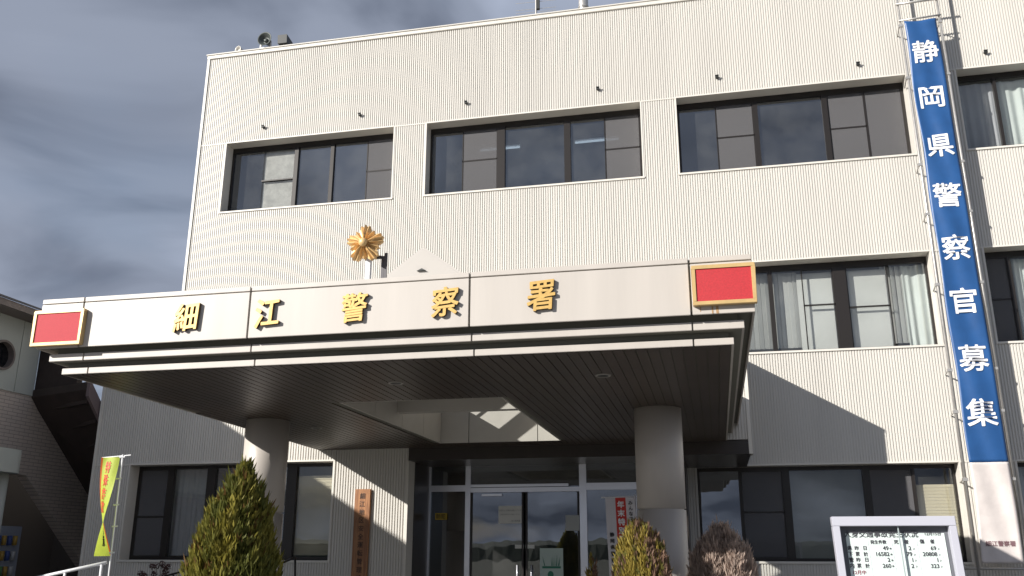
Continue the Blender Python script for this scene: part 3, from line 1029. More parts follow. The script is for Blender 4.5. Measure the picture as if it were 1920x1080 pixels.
k.box(SX + 0.03, SX + 0.14, SY + 0.081, SY + 0.1, SZ - 0.13, SZ - 0.10)
k.build('bracket', mat('dark_steel_bracket', (0.09, 0.085, 0.09), 0.5, 0.3), o)

# wood sign, blue plate
o = empty('wooden_signboard', (-5.63, BY - 0.05, 1.1), 'tall varnished wooden signboard with black brush writing on the ribbed wall', 'sign')
k = MB(); k.box(-5.765, -5.495, BY - 0.055, BY - 0.012, 0.95, 2.64); k.build('board', WOOD, o, bevel=0.006)
k = MB(); fs_ = fac(BY - 0.0575)
for i, ch in enumerate('細江地区安全運転管理協会'):
    k.text(ch, fs_, 0.098, -5.63, 2.53 - i * 0.128, 0.012)
k.build('lettering', mat('brown_black_ink', (0.05, 0.022, 0.012), 0.6), o)

k = MB()
def plate(u, v): 
    t = math.radians(-100 + 48 * (u - 0.5)); return (-5.70 + 0.286 * math.cos(t), -5.5 + 0.286 * math.sin(t), 2.295 + 0.14 * v)
k.grid(plate, 10, 1)
tag(own(k.build('blue_plate', BLUESIGN, recalc=False, solid=0.004), (-5.7, -5.8, 2.295)), 'small blue plate wrapped on the left porch column', 'sign')

# ---------------------------------------------------------------- blue recruitment banner on its scaffold frame
BYY = -0.35
fr = empty('banner_frame', (4.25, BYY, 1.4), 'galvanised pipe frame holding the tall blue banner off the wall', 'frame')
def xl_(z): return 3.985 + (11.5 - z) * 0.0045
for nm, xa, xb in (('pole', 3.945, 3.985), ('pole', 4.63, 4.70)):
    k = MB(); k.tube((xa, BYY + 0.03, 12.7), (xb, BYY + 0.03, 1.30), 0.024, n=10); k.build('pole', GALV, fr, smooth=True)
k = MB(); k.tube((3.90, BYY + 0.0, 11.66), (4.72, BYY + 0.0, 11.68), 0.022, n=10); k.build('crossbar', GALV, fr, smooth=True)
k = MB(); k.tube((3.92, BYY + 0.0, 11.30), (4.66, BYY + 0.0, 11.33), 0.018, n=10); k.build('crossbar', GALV, fr, smooth=True)
k = MB(); k.tube((3.75, BYY + 0.05, 1.42), (5.9, BYY + 0.05, 1.42), 0.018, n=10); k.build('crossbar', GALV, fr, smooth=True)
for z in (11.2, 10.1, 8.35, 7.4, 6.1, 4.6, 3.9, 2.8):
    xx = 3.945 + (12.7 - z) / 11.4 * 0.04
    k = MB(); k.tube((xx - 0.03, BYY + 0.03, z), (xx, 0.02, z - 0.02), 0.012, n=8)
    k.box(xx - 0.045, xx + 0.035, BYY + 0.0, BYY + 0.065, z - 0.025, z + 0.025); k.build('clamp', GALV, fr)
    k = MB(); xx = 4.63 + (12.7 - z) / 11.4 * 0.07
    k.tube((xx, BYY + 0.03, z), (xx, 0.02, z - 0.02), 0.012, n=8); k.box(xx - 0.03, xx + 0.03, BYY + 0.0, BYY + 0.06, z - 0.022, z + 0.022); k.build('clamp', GALV, fr)
bn = empty('recruitment_banner', (4.3, BYY, 1.5), 'tall hanging blue banner with eight white characters and a white foot', 'banner')
ZT, ZM, ZB = 11.26, 3.065, 1.50
def bx(z):
    t = (ZT - z) / (ZT - ZM)
    return 4.0 + 0.06 * min(t, 1) - 0.05 * max(0, t - 1) * 1.0, 4.56 + 0.085 * min(t, 1) - 0.04 * max(0, t - 1)
def bsurf(u, z, d=0.0):
    a, b_ = bx(z)
    cr = 0.004 * abs(math.sin(z * 5.3 + u * 2.2 + 1.5 * math.sin(z * 1.1))) ** 6 * (0.3 + u * (1 - u) * 2)
    wv = cr + 0.018 * math.sin(z * 1.7 + 1.0) * math.sin(u * math.pi) + 0.010 * math.sin(u * 9 + z * 2.3) + 0.008 * noise.noise(Vector((u * 2, z * 1.5, 2)))
    edge = 0.012 * math.sin(z * 3.0 + 0.6) * (1 - u)
    return (a + (b_ - a) * u + edge, BYY - 0.03 - wv - d, z)
k = MB(); k.grid(lambda u, v: bsurf(u, ZT + (ZM - ZT) * v - 0.03 * math.sin(math.pi * u) * (1 - v) ** 30), 14, 160)
k.build('blue_cloth', BLUEV, bn, smooth=True, recalc=False, solid=0.003)
k = MB(); k.grid(lambda u, v: bsurf(u, ZM + (ZB - ZM) * v), 14, 40)
k.build('white_foot', WHITEV, bn, smooth=True, recalc=False, solid=0.003)
for ch, zc in zip('静岡県警察官募集', (10.58, 9.64, 8.67, 7.71, 6.74, 5.78, 4.78, 3.87)):
    a, b_ = bx(zc)
    f_ = lambda u, v: bsurf((u - bx(v)[0]) / (bx(v)[1] - bx(v)[0]), v, 0.011)
    k = MB(); k.text(ch, f_, 0.475, (a + b_) / 2 + 0.005, zc, 0.017)
    k.build('character', WHITEINK, bn, recalc=False)
k = MB()
k.text('細江警察署', lambda u, v: bsurf((u - bx(v)[0]) / (bx(v)[1] - bx(v)[0]), v, 0.006), 0.088, 4.35, 1.80, 0.02)
k.build('small_lettering', GREYINK, bn, recalc=False)

# ---------------------------------------------------------------- roof fittings
o = empty('horn_speaker', (-9.714, 0.6, 12.2), 'large round dark horn loudspeaker facing out on the roof edge', 'loudspeaker')
R90 = Matrix.Rotation(math.radians(90), 3, 'X')
k = MB(); k.lathe([(0.03, -0.28), (0.06, -0.2), (0.10, -0.08), (0.165, 0.0), (0.178, 0.015), (0.170, 0.02), (0.150, 0.005), (0.09, -0.05), (0.055, -0.09), (0.05, -0.05), (0.03, -0.03)], (-9.714, 0.5, 13.24), n=36, rot=R90)
k.build('horn', DKGREEN, o, smooth=True)
k = MB(); k.box(-9.85, -9.82, 0.55, 0.6, 12.2, 13.22); k.box(-9.61, -9.58, 0.55, 0.6, 12.2, 13.22); k.box(-9.82, -9.61, 0.55, 0.6, 13.03, 13.06)
k.build('bracket', GALV, o)
o = empty('speaker_box', (-9.213, 0.6, 12.2), 'small square black box speaker next to the round horn on the roof', 'loudspeaker')
k = MB(); k.hexa([(-9.33, 0.42, 13.02), (-9.10, 0.42, 13.02), (-9.31, 0.75, 13.04), (-9.12, 0.75, 13.04), (-9.33, 0.40, 13.23), (-9.10, 0.40, 13.23), (-9.31, 0.75, 13.21), (-9.12, 0.75, 13.21)])
k.build('body', BLACK, o)
k = MB(); k.tube((-9.215, 0.6, 12.2), (-9.215, 0.6, 13.03), 0.025); k.build('post', GALV, o)
o = empty('flood_lamp', (-10.40, 0.55, 12.2), 'small round white lamp at the left corner of the roof', 'lamp')
k = MB(); k.lathe([(0.03, -0.16), (0.06, -0.12), (0.092, 0.0), (0.097, 0.012), (0.088, 0.015), (0.07, -0.02), (0.02, -0.05)], (-10.38, 0.50, 13.04), n=28, rot=Matrix.Rotation(math.radians(-18), 3, 'Z') @ R90)
k.build('reflector', mat('pale_lamp_metal', (0.6, 0.57, 0.52), 0.35, 0.4), o, smooth=True)
k = MB(); k.tube((-10.38, 0.6, 12.2), (-10.38, 0.6, 13.0), 0.02); k.build('post', GALV, o)
o = empty('antenna', (-3.25, 0.7, 12.2), 'slim mast with thin horizontal aerial rods above the roof edge', 'antenna')
k = MB(); k.tube((-3.25, 0.7, 12.2), (-3.25, 0.7, 14.3), 0.017); k.build('mast', GALV, o)
for z in (13.2, 13.28, 13.46, 13.6, 13.85):
    k = MB(); k.tube((-3.72, 0.72, z + 0.02), (-2.80, 0.72, z - 0.01), 0.005, n=6); k.build('rod', GALV, o)
k = MB(); k.box(-3.235, -3.17, 0.66, 0.74, 13.25, 13.75); k.build('amplifier', BLACK, o)
o = empty('roof_pipe', (-2.19, 0.7, 12.2), 'short thick grey vent pipe standing above the roof edge', 'pipe')
k = MB(); k.tube((-2.19, 0.7, 12.2), (-2.19, 0.7, 14.1), 0.105, n=24); k.build('pipe', GALV, o, smooth=True)
k = MB(); k.tube((-2.19, 0.7, 13.12), (-2.19, 0.7, 13.16), 0.12, n=24); k.build('collar', GALV, o, smooth=True)

# ---------------------------------------------------------------- neighbouring building on the left
NB = empty('neighbouring_building', (-12.6, -5.0, 0), 'shaded building at the left edge with tiled wall, pale panels and round window', 'building')
NX = -12.45
fn_yz = lambda u, v, w: (w, u, v)
k = MB()
k.prism([(-11.0, 4.45), (-1.93, 4.45), (1.9, 1.26), (1.9, -0.05), (-1.79, 3.01), (-11.0, 3.01)], fn_yz, NX - 0.2, NX)
k.build('tiled_wall', TILE, NB)
k = MB()
rw = [(-2.835 + 0.26 * math.cos(t * math.pi / 16), 5.06 + 0.26 * math.sin(t * math.pi / 16)) for t in range(32)]
outer = [Vector((a, b_, 0)) for a, b_ in ((-11.0, 4.45), (-2.44, 4.45), (-2.44, 5.82), (-11.0, 5.82))]
hole = [Vector((a, b_, 0)) for a, b_ in rw]
tri = tessellate_polygon([outer, hole]); flat = outer + hole; nv = len(flat)
vs = [(NX + 0.02, v.x, v.y) for v in flat] + [(NX - 0.1, v.x, v.y) for v in flat]
fs = [tuple(t) for t in tri] + [tuple(nv + i for i in t[::-1]) for t in tri]
fs += [(i, (i + 1) % 4, nv + (i + 1) % 4, nv + i) for i in range(4)]
fs += [(4 + i, 4 + (i + 1) % 32, nv + 4 + (i + 1) % 32, nv + 4 + i) for i in range(32)]
k.add(vs, fs); k.build('panel_wall', PALEPANEL, NB)
k = MB(); k.box(NX - 0.1, NX + 0.02, -2.425, -1.94, 4.452, 5.82); k.build('panel_wall', PALEPANEL, NB)
k = MB(); n = 32
vs = []
for x, r in ((NX + 0.05, 0.275), (NX + 0.05, 0.235), (NX - 0.08, 0.235), (NX - 0.08, 0.275)):
    vs += [(x, -2.835 + r * math.cos(2 * math.pi * i / n), 5.06 + r * math.sin(2 * math.pi * i / n)) for i in range(n)]
fs = [(a * n + i, a * n + (i + 1) % n, ((a + 1) % 4) * n + (i + 1) % n, ((a + 1) % 4) * n + i) for a in range(4) for i in range(n)]
k.add(vs, fs); rwo = k.build('round_window', EAVE, NB)
k = MB(); k.prism(rw, fn_yz, NX - 0.075, NX - 0.07); k.build('pane', GLASSDARK, rwo)
k = MB()
k.box(NX - 0.02, -11.98, -11.0, -1.93, 5.79, 5.81)
k.box(-12.0, -11.94, -11.0, -1.93, 5.78, 5.90)
k.build('eave', EAVE, NB)
k = MB(); k.prism([(-11.90, 5.905), (-11.90, 5.935), (-17.0, 7.8), (-17.0, 7.7)], lambda u, v, w: (u, w, v), -11.2, -1.85); k.build('roof', ROOFT, NB)
k = MB(); k.prism([(-1.94, 4.45), (-1.94, 5.87), (-11, 5.87), (-11, 4.45)], lambda u, v, w: (w, u, v), NX - 0.4, NX - 0.35); k.build('inner_wall', CORE, NB)
# sloping side roof with dark boarded underside
k = MB()
i0, i1 = (-1.90, 4.43), (1.6, 1.50)
o0, o1 = (-2.50, 4.43), (0.0, 2.02)
def sl(x, p, d=0): return (x, p[0], p[1] + d)
k.hexa([sl(NX - 0.15, i0), sl(-10.86, o0), sl(NX - 0.15, i1), sl(-10.86, o1), sl(NX - 0.15, i0, 0.14), sl(-10.86, o0, 0.14), sl(NX - 0.15, i1, 0.14), sl(-10.86, o1, 0.14)])
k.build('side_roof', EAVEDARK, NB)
for j in range(8):
    t = 0.06 + j * 0.125
    k = MB()
    a = Vector((NX + 0.12, i0[0] + (i1[0] - i0[0]) * t, i0[1] + (i1[1] - i0[1]) * t - 0.02))
    c_ = Vector((-10.9, o0[0] + (o1[0] - o0[0]) * t, o0[1] + (o1[1] - o0[1]) * t - 0.05))
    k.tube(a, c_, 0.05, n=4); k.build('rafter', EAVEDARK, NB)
k = MB()
k.hexa([sl(-10.86, o0, -0.12), sl(-10.80, o0, -0.12), sl(-10.86, o1, -0.12), sl(-10.80, o1, -0.12), sl(-10.86, o0, 0.18), sl(-10.80, o0, 0.18), sl(-10.86, o1, 0.18), sl(-10.80, o1, 0.18)])
k.build('verge_board', mat('dull_verge_board', (0.16, 0.12, 0.12), 0.6), NB)
k = MB(); k.box(NX - 0.05, -11.6, -1.85, -1.7, 4.48, 5.75); k.build('shaded_rear_wall', EAVEDARK, NB)  # dark box, the shade beyond the panels put into its colour
# porch slab with rounded end and post
k = MB()
pl = [(-12.449, -11.0), (-11.6, -11.0)] + [(-11.85 + 0.25 * math.cos(t * math.pi / 16), -3.05 + 0.25 * math.sin(t * math.pi / 16)) for t in range(9)] + [(-12.449, -2.80)]
k.prism(pl, lambda u, v, w: (u, v, w), 2.93, 3.32); k.build('porch_slab', PALEPANEL, NB)
k = MB(); k.tube((-11.92, -2.98, 0), (-11.92, -2.98, 2.929), 0.12, n=24); k.build('porch_post', PALEPANEL, NB, smooth=True)
k = MB(); k.box(-14.0, -13.9, -11.0, 3.0, 0, 4.4); k.box(-13.9, NX - 0.2, 1.0, 1.1, 0, 3.0); k.build('undercroft_wall', mat('dark_undercroft_paint', (0.12, 0.105, 0.095), 0.8), NB)
k = MB(); k.box(-17, -16.8, -11.0, -1.9, 0, 8.0); k.box(-16.8, NX - 0.4, -2.1, -1.95, 3.02, 5.86); k.build('rear_wall', CORE, NB)
vm = empty('vending_machine', (-13.0, -2.0, 0), 'dim vending machine with rows of coloured goods under the tiled wall', 'vending machine')
k = MB(); k.box(-13.4, -12.72, -2.45, -1.35, 0.0, 2.10); k.build('cabinet', mat('pale_blue_enamel', (0.3, 0.33, 0.4), 0.4), vm, bevel=0.01)
rnd = random.Random(11)
cols = [(0.4, 0.25, 0.05), (0.1, 0.25, 0.08), (0.35, 0.08, 0.05), (0.4, 0.4, 0.4), (0.05, 0.08, 0.25)]
for r in range(4):
    for q_ in range(7):
        k = MB(); y = -2.35 + q_ * 0.135; z = 0.95 + r * 0.27
        k.tube((-12.68, y, z), (-12.68, y, z + 0.17), 0.04, n=10)
        cc = cols[rnd.randrange(5)]
        k.build('sample_can', mat('can_%d' % cols.index(cc), cc, 0.5), vm, smooth=True)

# ---------------------------------------------------------------- nobori flags
def flag_pole(o, p0, p1, r=0.011):
    k = MB(); k.tube(p0, p1, r, n=10); k.build('pole', WHITEPAINT, o, smooth=True)

FY = -6.6
o = empty('yellow_flag', (-7.005, FY, 0), 'twisted lime yellow banner flag with red writing on a leaning pole', 'flag')
flag_pole(o, (-6.995, FY, 0.0), (-7.02, FY, 2.77))
k = MB(); k.tube((-7.305, FY, 2.735), (-6.915, FY + 0.01, 2.762), 0.008, n=8); k.build('crossbar', WHITEPAINT, o)
for z, x in ((2.735, -7.035), (2.48, -7.045), (2.17, -7.035), (1.92, -7.02), (1.62, -7.01)):
    k = MB(); k.tube((x - 0.02, FY - 0.012, z), (x + 0.05, FY, z + 0.005), 0.010, n=8); k.build('clip', WHITEPAINT, o)
def yfl(u, v, d=0):
    # v 0 top .. 1 bottom ; u 0 left/orange edge .. 1 pole edge
    th = math.radians(10 - 80 * v - 30 * v * v)
    hw = 0.118 + 0.015 * v
    cxv = -7.161 + 0.045 * v + 0.05 * max(0, v - 0.5)
    z = 2.735 - 1.15 * v
    s_ = (u - 0.5) * 2
    cyv = FY - 0.03 - 0.05 * math.sin(v * math.pi)
    fold = 0.012 * math.sin(u * 6 + v * 5)
    p_ = Vector((cxv + hw * s_ * math.cos(th), cyv + hw * s_ * math.sin(th) + fold, z - 0.02 * math.sin(v * 3) * u))
    nrm = Vector((math.sin(th), -math.cos(th), 0))
    return tuple(p_ + nrm * d)
k = MB(); k.grid(lambda u, v: yfl(0.09 + 0.91 * u, v), 14, 60); k.build('cloth', YELLOW, o, smooth=True, recalc=False)
k = MB(); k.grid(lambda u, v: yfl(0.09 * u, v), 3, 60); k.build('border', ORANGE, o, smooth=True, recalc=False)
k = MB()
for i, ch in enumerate('特殊詐欺'):
    k.text(ch, lambda u, v: yfl(u, v, 0.005), 0.36, 0.47, 0.13 + i * 0.135, 0.01)
k2 = MB()
def flipped(ch, v0, size, kk, side, ink_d):
    kk.text(ch, lambda u, w: yfl(u, v0 - (w - v0) * 0.36, ink_d), size, 0.45, v0, 0.02, wscale=1)
k.v, k.f = [], []
for i, ch in enumerate('特殊詐欺'):
    flipped(ch, 0.10 + i * 0.135, 0.36, k, 0, 0.004)
k.build('lettering', REDINK, o, recalc=False)
for i, ch in enumerate('注意'):
    kk = k2
    kk.text(ch, lambda u, w, v0=0.76 + i * 0.09: yfl(1 - u, v0 - (w - v0) * 0.36, -0.004), 0.30, 0.5, 0.76 + i * 0.09, 0.03)
k2.build('small_lettering', INK, o, recalc=False)

o = empty('red_white_flag', (-1.2, -4.5, 0), 'white banner flag with a red stripe and vertical writing by the entrance', 'flag')
fy = -4.5
flag_pole(o, (-1.0, fy + 0.02, 0), (-1.0, fy + 0.02, 2.36))
k = MB(); k.tube((-1.44, fy, 2.325), (-0.98, fy + 0.02, 2.335), 0.008, n=8); k.build('crossbar', WHITEPAINT, o)
def rfl(u, z, d=0.0):
    return (u + 0.03 * (2.32 - z) , fy - 0.01 - 0.014 * math.sin(u * 16 + z * 2.4) - d, z)
for nm, x0, x1, m_ in (('cloth', -1.388, -1.262, WHITECLOTH), ('red_stripe', -1.262, -1.128, REDCLOTH), ('cloth', -1.128, -1.008, WHITECLOTH)):
    k = MB(); k.grid(lambda u, v: rfl(x0 + (x1 - x0) * u, 2.32 - 1.45 * v), 6, 40); k.build(nm, m_, o, smooth=True, recalc=False)
k = MB()
for i, ch in enumerate('年末特別警戒実施中'):
    k.text(ch, lambda u, v: rfl(u, v, 0.004), 0.092, -1.195, 2.235 - i * 0.108, 0.03)
k.build('lettering', WHITEINK, o, recalc=False)
k = MB()
for i, ch in enumerate('みんなで　つくろう　安心の街'):
    if ch != '　': k.text(ch, lambda u, v: rfl(u, v, 0.004), 0.058, -1.068, 2.25 - i * 0.066, 0.02)
for i, ch in enumerate('静岡県警察・防犯協会'):
    k.text(ch, lambda u, v: rfl(u, v, 0.004), 0.058 if ch != '・' else 0.03, -1.325, 1.86 - i * 0.078, 0.03)
k.build('small_lettering', INK, o, recalc=False)

# ---------------------------------------------------------------- notice board
NY = -7.6
o = empty('notice_board', (1.53, NY, 0), 'white framed traffic accident notice board with a printed figures sheet', 'notice board')
A_, B_ = 1.015, 2.05
def nbp(x, z, d=0.0):
    # board stands square to the lane, leaning back a little
    t = math.radians(2.0)
    return (x + 0.035 * (1.94 - z), NY + d + (z - 0.9) * math.sin(t), z)
def nbox(mb, x0, x1, z0, z1, d0, d1):
    mb.hexa([nbp(x0, z0, d0), nbp(x1, z0, d0), nbp(x0, z0, d1), nbp(x1, z0, d1), nbp(x0, z1, d0), nbp(x1, z1, d0), nbp(x0, z1, d1), nbp(x1, z1, d1)])
k = MB()
nbox(k, A_, B_, 1.862, 1.945, -0.04, 0.08); nbox(k, A_, A_ + 0.062, 0.85, 1.861, -0.04, 0.08)
nbox(k, B_ - 0.062, B_, 0.85, 1.861, -0.04, 0.08); nbox(k, A_, B_, 0.77, 0.849, -0.04, 0.08)
k.build('frame', mat('shade_tinted_aluminium', (0.52, 0.52, 0.58), 0.4, 0.1), o, bevel=0.004)  # bluish shade on the frame put into its lavender-grey colour
k = MB(); nbox(k, A_ + 0.062, B_ - 0.062, 0.85, 1.861, 0.05, 0.075); k.build('backing', HIBACK, o)
k = MB(); nbox(k, 1.125, 1.955, 0.95, 1.800, 0.044, 0.0495); k.build('sheet', mat('pale_green_sheet', (0.66, 0.74, 0.71), 0.6), o)
k = MB(); f_ = lambda u, v: nbp(u, v, 0.0425)
k.text('人身交通事故発生状況', f_, 0.066, 1.425, 1.795, 0.018, wscale=0.95)
k.text('12月15日', f_, 0.036, 1.86, 1.795, 0.02)
k.text('発生件数', f_, 0.036, 1.395, 1.725, 0.025, wscale=0.95); k.text('死', f_, 0.04, 1.545, 1.725, 0.025); k.text('者', f_, 0.04, 1.63, 1.727, 0.025)
k.text('傷', f_, 0.04, 1.76, 1.73, 0.025); k.text('者', f_, 0.04, 1.845, 1.73, 0.025)
rows = [(1.672, '県', '昨', '日', '49', '2', '69'), (1.622, '下', '累', '計', '16582', '79', '20808'), (1.572, '管', '昨', '日', '2', '1', '1'), (1.522, '内', '累', '計', '260', '2', '323')]
for z, a, b_, c_, n1, n2, n3 in rows:
    k.text(a, f_, 0.042, 1.145, z, 0.025); k.text(b_, f_, 0.04, 1.205, z, 0.025); k.text(c_, f_, 0.04, 1.275, z, 0.025)
    k.text(n1, f_, 0.048, 1.472, z, 0.025, 'R', wscale=1.0); k.text('件', f_, 0.020, 1.49, z - 0.004, 0.012)
    k.text(n2, f_, 0.048, 1.662, z, 0.025, 'R'); k.text('人', f_, 0.020, 1.685, z - 0.004, 0.012)
    k.text(n3, f_, 0.048, 1.868, z, 0.025, 'R'); k.text('人', f_, 0.020, 1.89, z - 0.004, 0.012)
k.build('lettering', mat('print_ink', (0.05, 0.05, 0.06), 0.6), o, recalc=False)
k = MB(); k.text('12月中', f_, 0.040, 1.20, 1.465, 0.012); k.build('red_lettering', mat('maroon_ink', (0.25, 0.02, 0.06), 0.6), o, recalc=False)
k = MB()
for z in (1.70, 1.597, 1.497): nbox(k, 1.13, 1.95, z - 0.001, z + 0.001, 0.0425, 0.0435)
for x in (1.31, 1.51, 1.72, 1.915): nbox(k, x - 0.001, x + 0.001, 1.0, 1.76, 0.0425, 0.0435)
k.build('ruled_lines', mat('pale_rule', (0.45, 0.5, 0.5), 0.6), o)
k = MB(); nbox(k, 1.566, 1.576, 0.85, 1.861, -0.005, 0.01); k.build('sliding_edge', mat('grey_glass_edge', (0.35, 0.4, 0.4), 0.3), o)
for xa in (1.10, 1.98):
    k = MB(); k.box(xa, xa + 0.06, NY - 0.02, NY + 0.04, 0, 0.78); k.build('leg', WHITEPAINT, o)

# ---------------------------------------------------------------- rails
o = empty('white_handrail', (-7.4, FY, 0), 'sloping white pipe handrail meeting the yellow flag pole', 'handrail')
k = MB(); k.tube((-8.4, FY, 1.25), (-7.06, FY, 1.512), 0.02, n=10); k.build('rail', WHITEPAINT, o, smooth=True)
for x in (-8.3, -7.6, -7.12):
    k = MB(); k.tube((x, FY, 0), (x, FY, 1.25 + (x + 8.4) * 0.195), 0.016, n=10); k.build('post', WHITEPAINT, o, smooth=True)
o = empty('dark_handrail', (-6.5, -4.0, 0), 'thin dark metal handrail beside the big conifer and left column', 'handrail')
k = MB(); k.tube((-7.95, -4.0, 1.30), (-7.1, -4.0, 1.49), 0.014); k.tube((-7.1, -4.0, 1.49), (-6.1, -4.0, 1.49), 0.014); k.tube((-6.1, -4.0, 1.49), (-5.9, -4.0, 1.57), 0.016); k.tube((-5.9, -4.0, 1.57), (-5.88, -4.0, 1.30), 0.016)
k.build('rail', BRONZE, o, smooth=True)
for x, z in ((-7.8, 1.32), (-5.88, 1.35)):
    k = MB(); k.tube((x, -4.0, 0), (x, -4.0, z), 0.014); k.build('post', BRONZE, o, smooth=True)

# ---------------------------------------------------------------- conifers
def conifer(name, x, y, h, rbase, label, cat, palette, seed, nspray, tops=None, group=None, lean=0.0, shape=1.0, bend=0.5):
    rnd = random.Random(seed)
    o = empty(name, (x, y, 0), label, cat, group)
    k = MB(); k.tube((x, y, 0), (x, y, h * 0.8), 0.05, 0.012, n=8); k.build('trunk', BARK, o)
    V, F, Ccol = [], [], []
    tops = tops or [(0, 0, 1.0, 1.0)]
    zmin = 0.25
    for ox, oy, hs, rs in tops:
        H = h * hs
        for i in range(int(nspray * rs)):
            t = rnd.random() ** 0.85
            z = zmin + (H - zmin) * t
            dt = H - z
            prof = (1 - math.exp(-dt / bend)) * (1 - 0.45 * max(0, 0.25 - t) / 0.25) * shape
            if rnd.random() > 0.25 + prof: continue
            a = rnd.random() * 2 * math.pi
            lump = 1 + 0.16 * noise.noise(Vector((math.cos(a) * 1.6, math.sin(a) * 1.6, z * 4 + seed)))
            r = rbase * rs * prof * lump * (0.66 + 0.42 * rnd.random() ** 0.8)
            px, py = x + ox + lean * dt + r * math.cos(a), y + oy + r * math.sin(a)
            big = rnd.uniform(0.05, 0.10) if rnd.random() < 0.85 else rnd.uniform(0.10, 0.17)
            tipd = Vector((math.cos(a) * rnd.uniform(0.1, 0.45), math.sin(a) * rnd.uniform(0.1, 0.45), 1)).normalized()
            cl = palette(rnd, a, t, seed)
            side = Vector((-math.sin(a), math.cos(a), 0))
            nb = rnd.randint(5, 8)
            for b_ in range(nb):
                f = b_ / nb
                base = Vector((px, py, z)) + tipd * big * (f * 0.7 - 0.2) + side * rnd.uniform(-0.022, 0.022)
                d = (tipd + side * rnd.uniform(-0.55, 0.55) * (1 - f * 0.6) + Vector((rnd.uniform(-0.25, 0.25), rnd.uniform(-0.25, 0.25), 0))).normalized()
                L = big * rnd.uniform(0.45, 0.8); wd = rnd.uniform(0.005, 0.010)
                s2 = d.cross(Vector((rnd.uniform(-1, 1), rnd.uniform(-1, 1), 0.2))).normalized() * wd
                i0_ = len(V)
                V += [base - s2 * 0.6, base + d * L * 0.5 - s2, base + d * L, base + d * L * 0.5 + s2, base + s2 * 0.6]
                F.append((i0_, i0_ + 1, i0_ + 2, i0_ + 3, i0_ + 4))
                g_ = rnd.uniform(0.8, 1.2)
                Ccol.append((cl[0] * g_, cl[1] * g_, cl[2] * g_, 1))
    # inner core of the twig mass, its shade put into the dark colour
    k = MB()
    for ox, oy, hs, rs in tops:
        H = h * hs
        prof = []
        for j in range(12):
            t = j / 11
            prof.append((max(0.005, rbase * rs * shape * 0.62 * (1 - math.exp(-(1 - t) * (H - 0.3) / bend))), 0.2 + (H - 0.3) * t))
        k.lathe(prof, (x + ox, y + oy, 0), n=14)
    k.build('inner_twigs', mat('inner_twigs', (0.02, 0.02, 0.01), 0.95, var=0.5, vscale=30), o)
    me = bpy.data.meshes.new('crown')
    me.from_pydata([v - Vector((x, y, 0)) for v in V], [], F)
    at = me.color_attributes.new('leaf_colour', 'FLOAT_COLOR', 'CORNER')
    li = 0
    for pi, p_ in enumerate(me.polygons):
        for _ in p_.vertices:
            at.data[li].color = Ccol[pi]; li += 1
    me.materials.append(LEAF)
    c_ = bpy.data.objects.new('crown', me); COL.objects.link(c_); c_.parent = o
    return o


def pal_green(rnd, a, t, s):
    n_ = noise.noise(Vector((math.cos(a) * 2, math.sin(a) * 2, t * 5 + s)))
    y = min(1, max(0, 0.45 + n_ * 0.9 + rnd.uniform(-0.3, 0.3) - 0.25 * t))
    g_ = (0.125, 0.132, 0.03); yl = (0.35, 0.295, 0.055)
    c_ = [g_[i] + (yl[i] - g_[i]) * y for i in range(3)]
    if rnd.random() < 0.06: c_ = [0.16, 0.09, 0.03]
    return c_


def pal_mixed(rnd, a, t, s):
    y = 0.5 + noise.noise(Vector((math.cos(a) * 1.5, math.sin(a) * 1.5, t * 3 + s))) * 1.2 + rnd.uniform(-0.25, 0.25)
    y -= 0.4 * math.cos(a)
    if y > 0.62: return (0.34, 0.265, 0.06)
    if y > 0.35: return (0.15, 0.14, 0.035)
    return (0.26, 0.165, 0.115)


def pal_brown(rnd, a, t, s):
    g_ = rnd.uniform(0.8, 1.2)
    return (0.47 * g_, 0.37 * g_, 0.31 * g_)


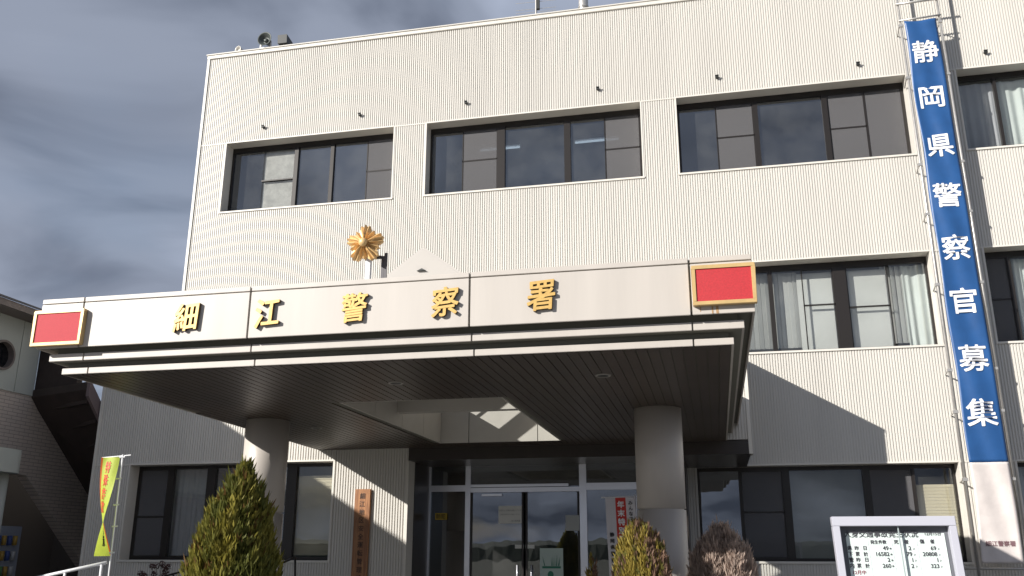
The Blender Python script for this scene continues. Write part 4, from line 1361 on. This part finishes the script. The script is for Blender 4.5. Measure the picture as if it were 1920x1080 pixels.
conifer('conifer_tree', -3.725, -9.6, 2.26, 0.41, 'largest conifer, dense yellow-green cone in front of the left column', 'conifer', pal_green, 3, 9000, group='conifers before the entrance', lean=-0.07, bend=0.5)
def spires(n, w, seed):
    r = random.Random(seed); out = []
    for i in range(n):
        f = -1 + 2 * (i + 0.5) / n
        out.append((f * w + r.uniform(-0.02, 0.02), r.uniform(-0.12, 0.12), (1.0 - 0.15 * abs(f) ** 1.6) * r.uniform(0.955, 1.0), r.uniform(0.36, 0.5)))
    return out
conifer('conifer_tree', -0.79, -6.6, 1.95, 0.36, 'half-dried conifer, yellow on its left and brown on its right, before the right column', 'conifer', pal_mixed, 8, 4600,
        tops=[(-0.04, 0, 0.985, 0.6)] + spires(8, 0.25, 2), group='conifers before the entrance', bend=0.30)
conifer('conifer_tree', 0.03, -6.0, 1.92, 0.36, 'dried-out brown conifer with several pointed tips under the ground-floor window', 'conifer', pal_brown, 15, 4200,
        tops=spires(10, 0.28, 6), group='conifers before the entrance', bend=0.24)
conifer('potted_plant', -1.62, -4.2, 1.55, 0.17, 'small yellow-leaved plant left of the red and white flag', 'plant', pal_mixed, 21, 420)

# dried hydrangea heads
o = empty('dried_shrub', (-8.8, -3.0, 0), 'small dried shrub with dark red flower heads below the left window', 'shrub')
rnd = random.Random(4)
k = MB()
for i in range(16):
    x = -8.8 + rnd.uniform(-0.24, 0.24); y = -3.0 + rnd.uniform(-0.15, 0.15); z = 1.30 + rnd.uniform(-0.12, 0.22) * (1 - abs(x + 8.8) * 2)
    k.tube((-8.8 + (x + 8.8) * 0.4, y, 0), (x, y, z), 0.008, 0.004, n=6)
    kk = MB()
    for j in range(45):
        d = Vector((rnd.gauss(0, 1), rnd.gauss(0, 1), rnd.gauss(0, 1))).normalized() * 0.055 * rnd.uniform(0.6, 1.1)
        c0 = Vector((x, y, z)) + d
        a_ = d.orthogonal().normalized() * 0.014; b_ = d.normalized().cross(a_)
        kk.add([c0 - a_, c0 + b_, c0 + a_, c0 - b_], [(0, 1, 2, 3)])
    kk.build('flower_head', mat('dried_maroon_petals', (0.10, 0.05, 0.045), 0.9, var=0.4, vscale=20), o, recalc=False)
k.build('stems', BARK, o)
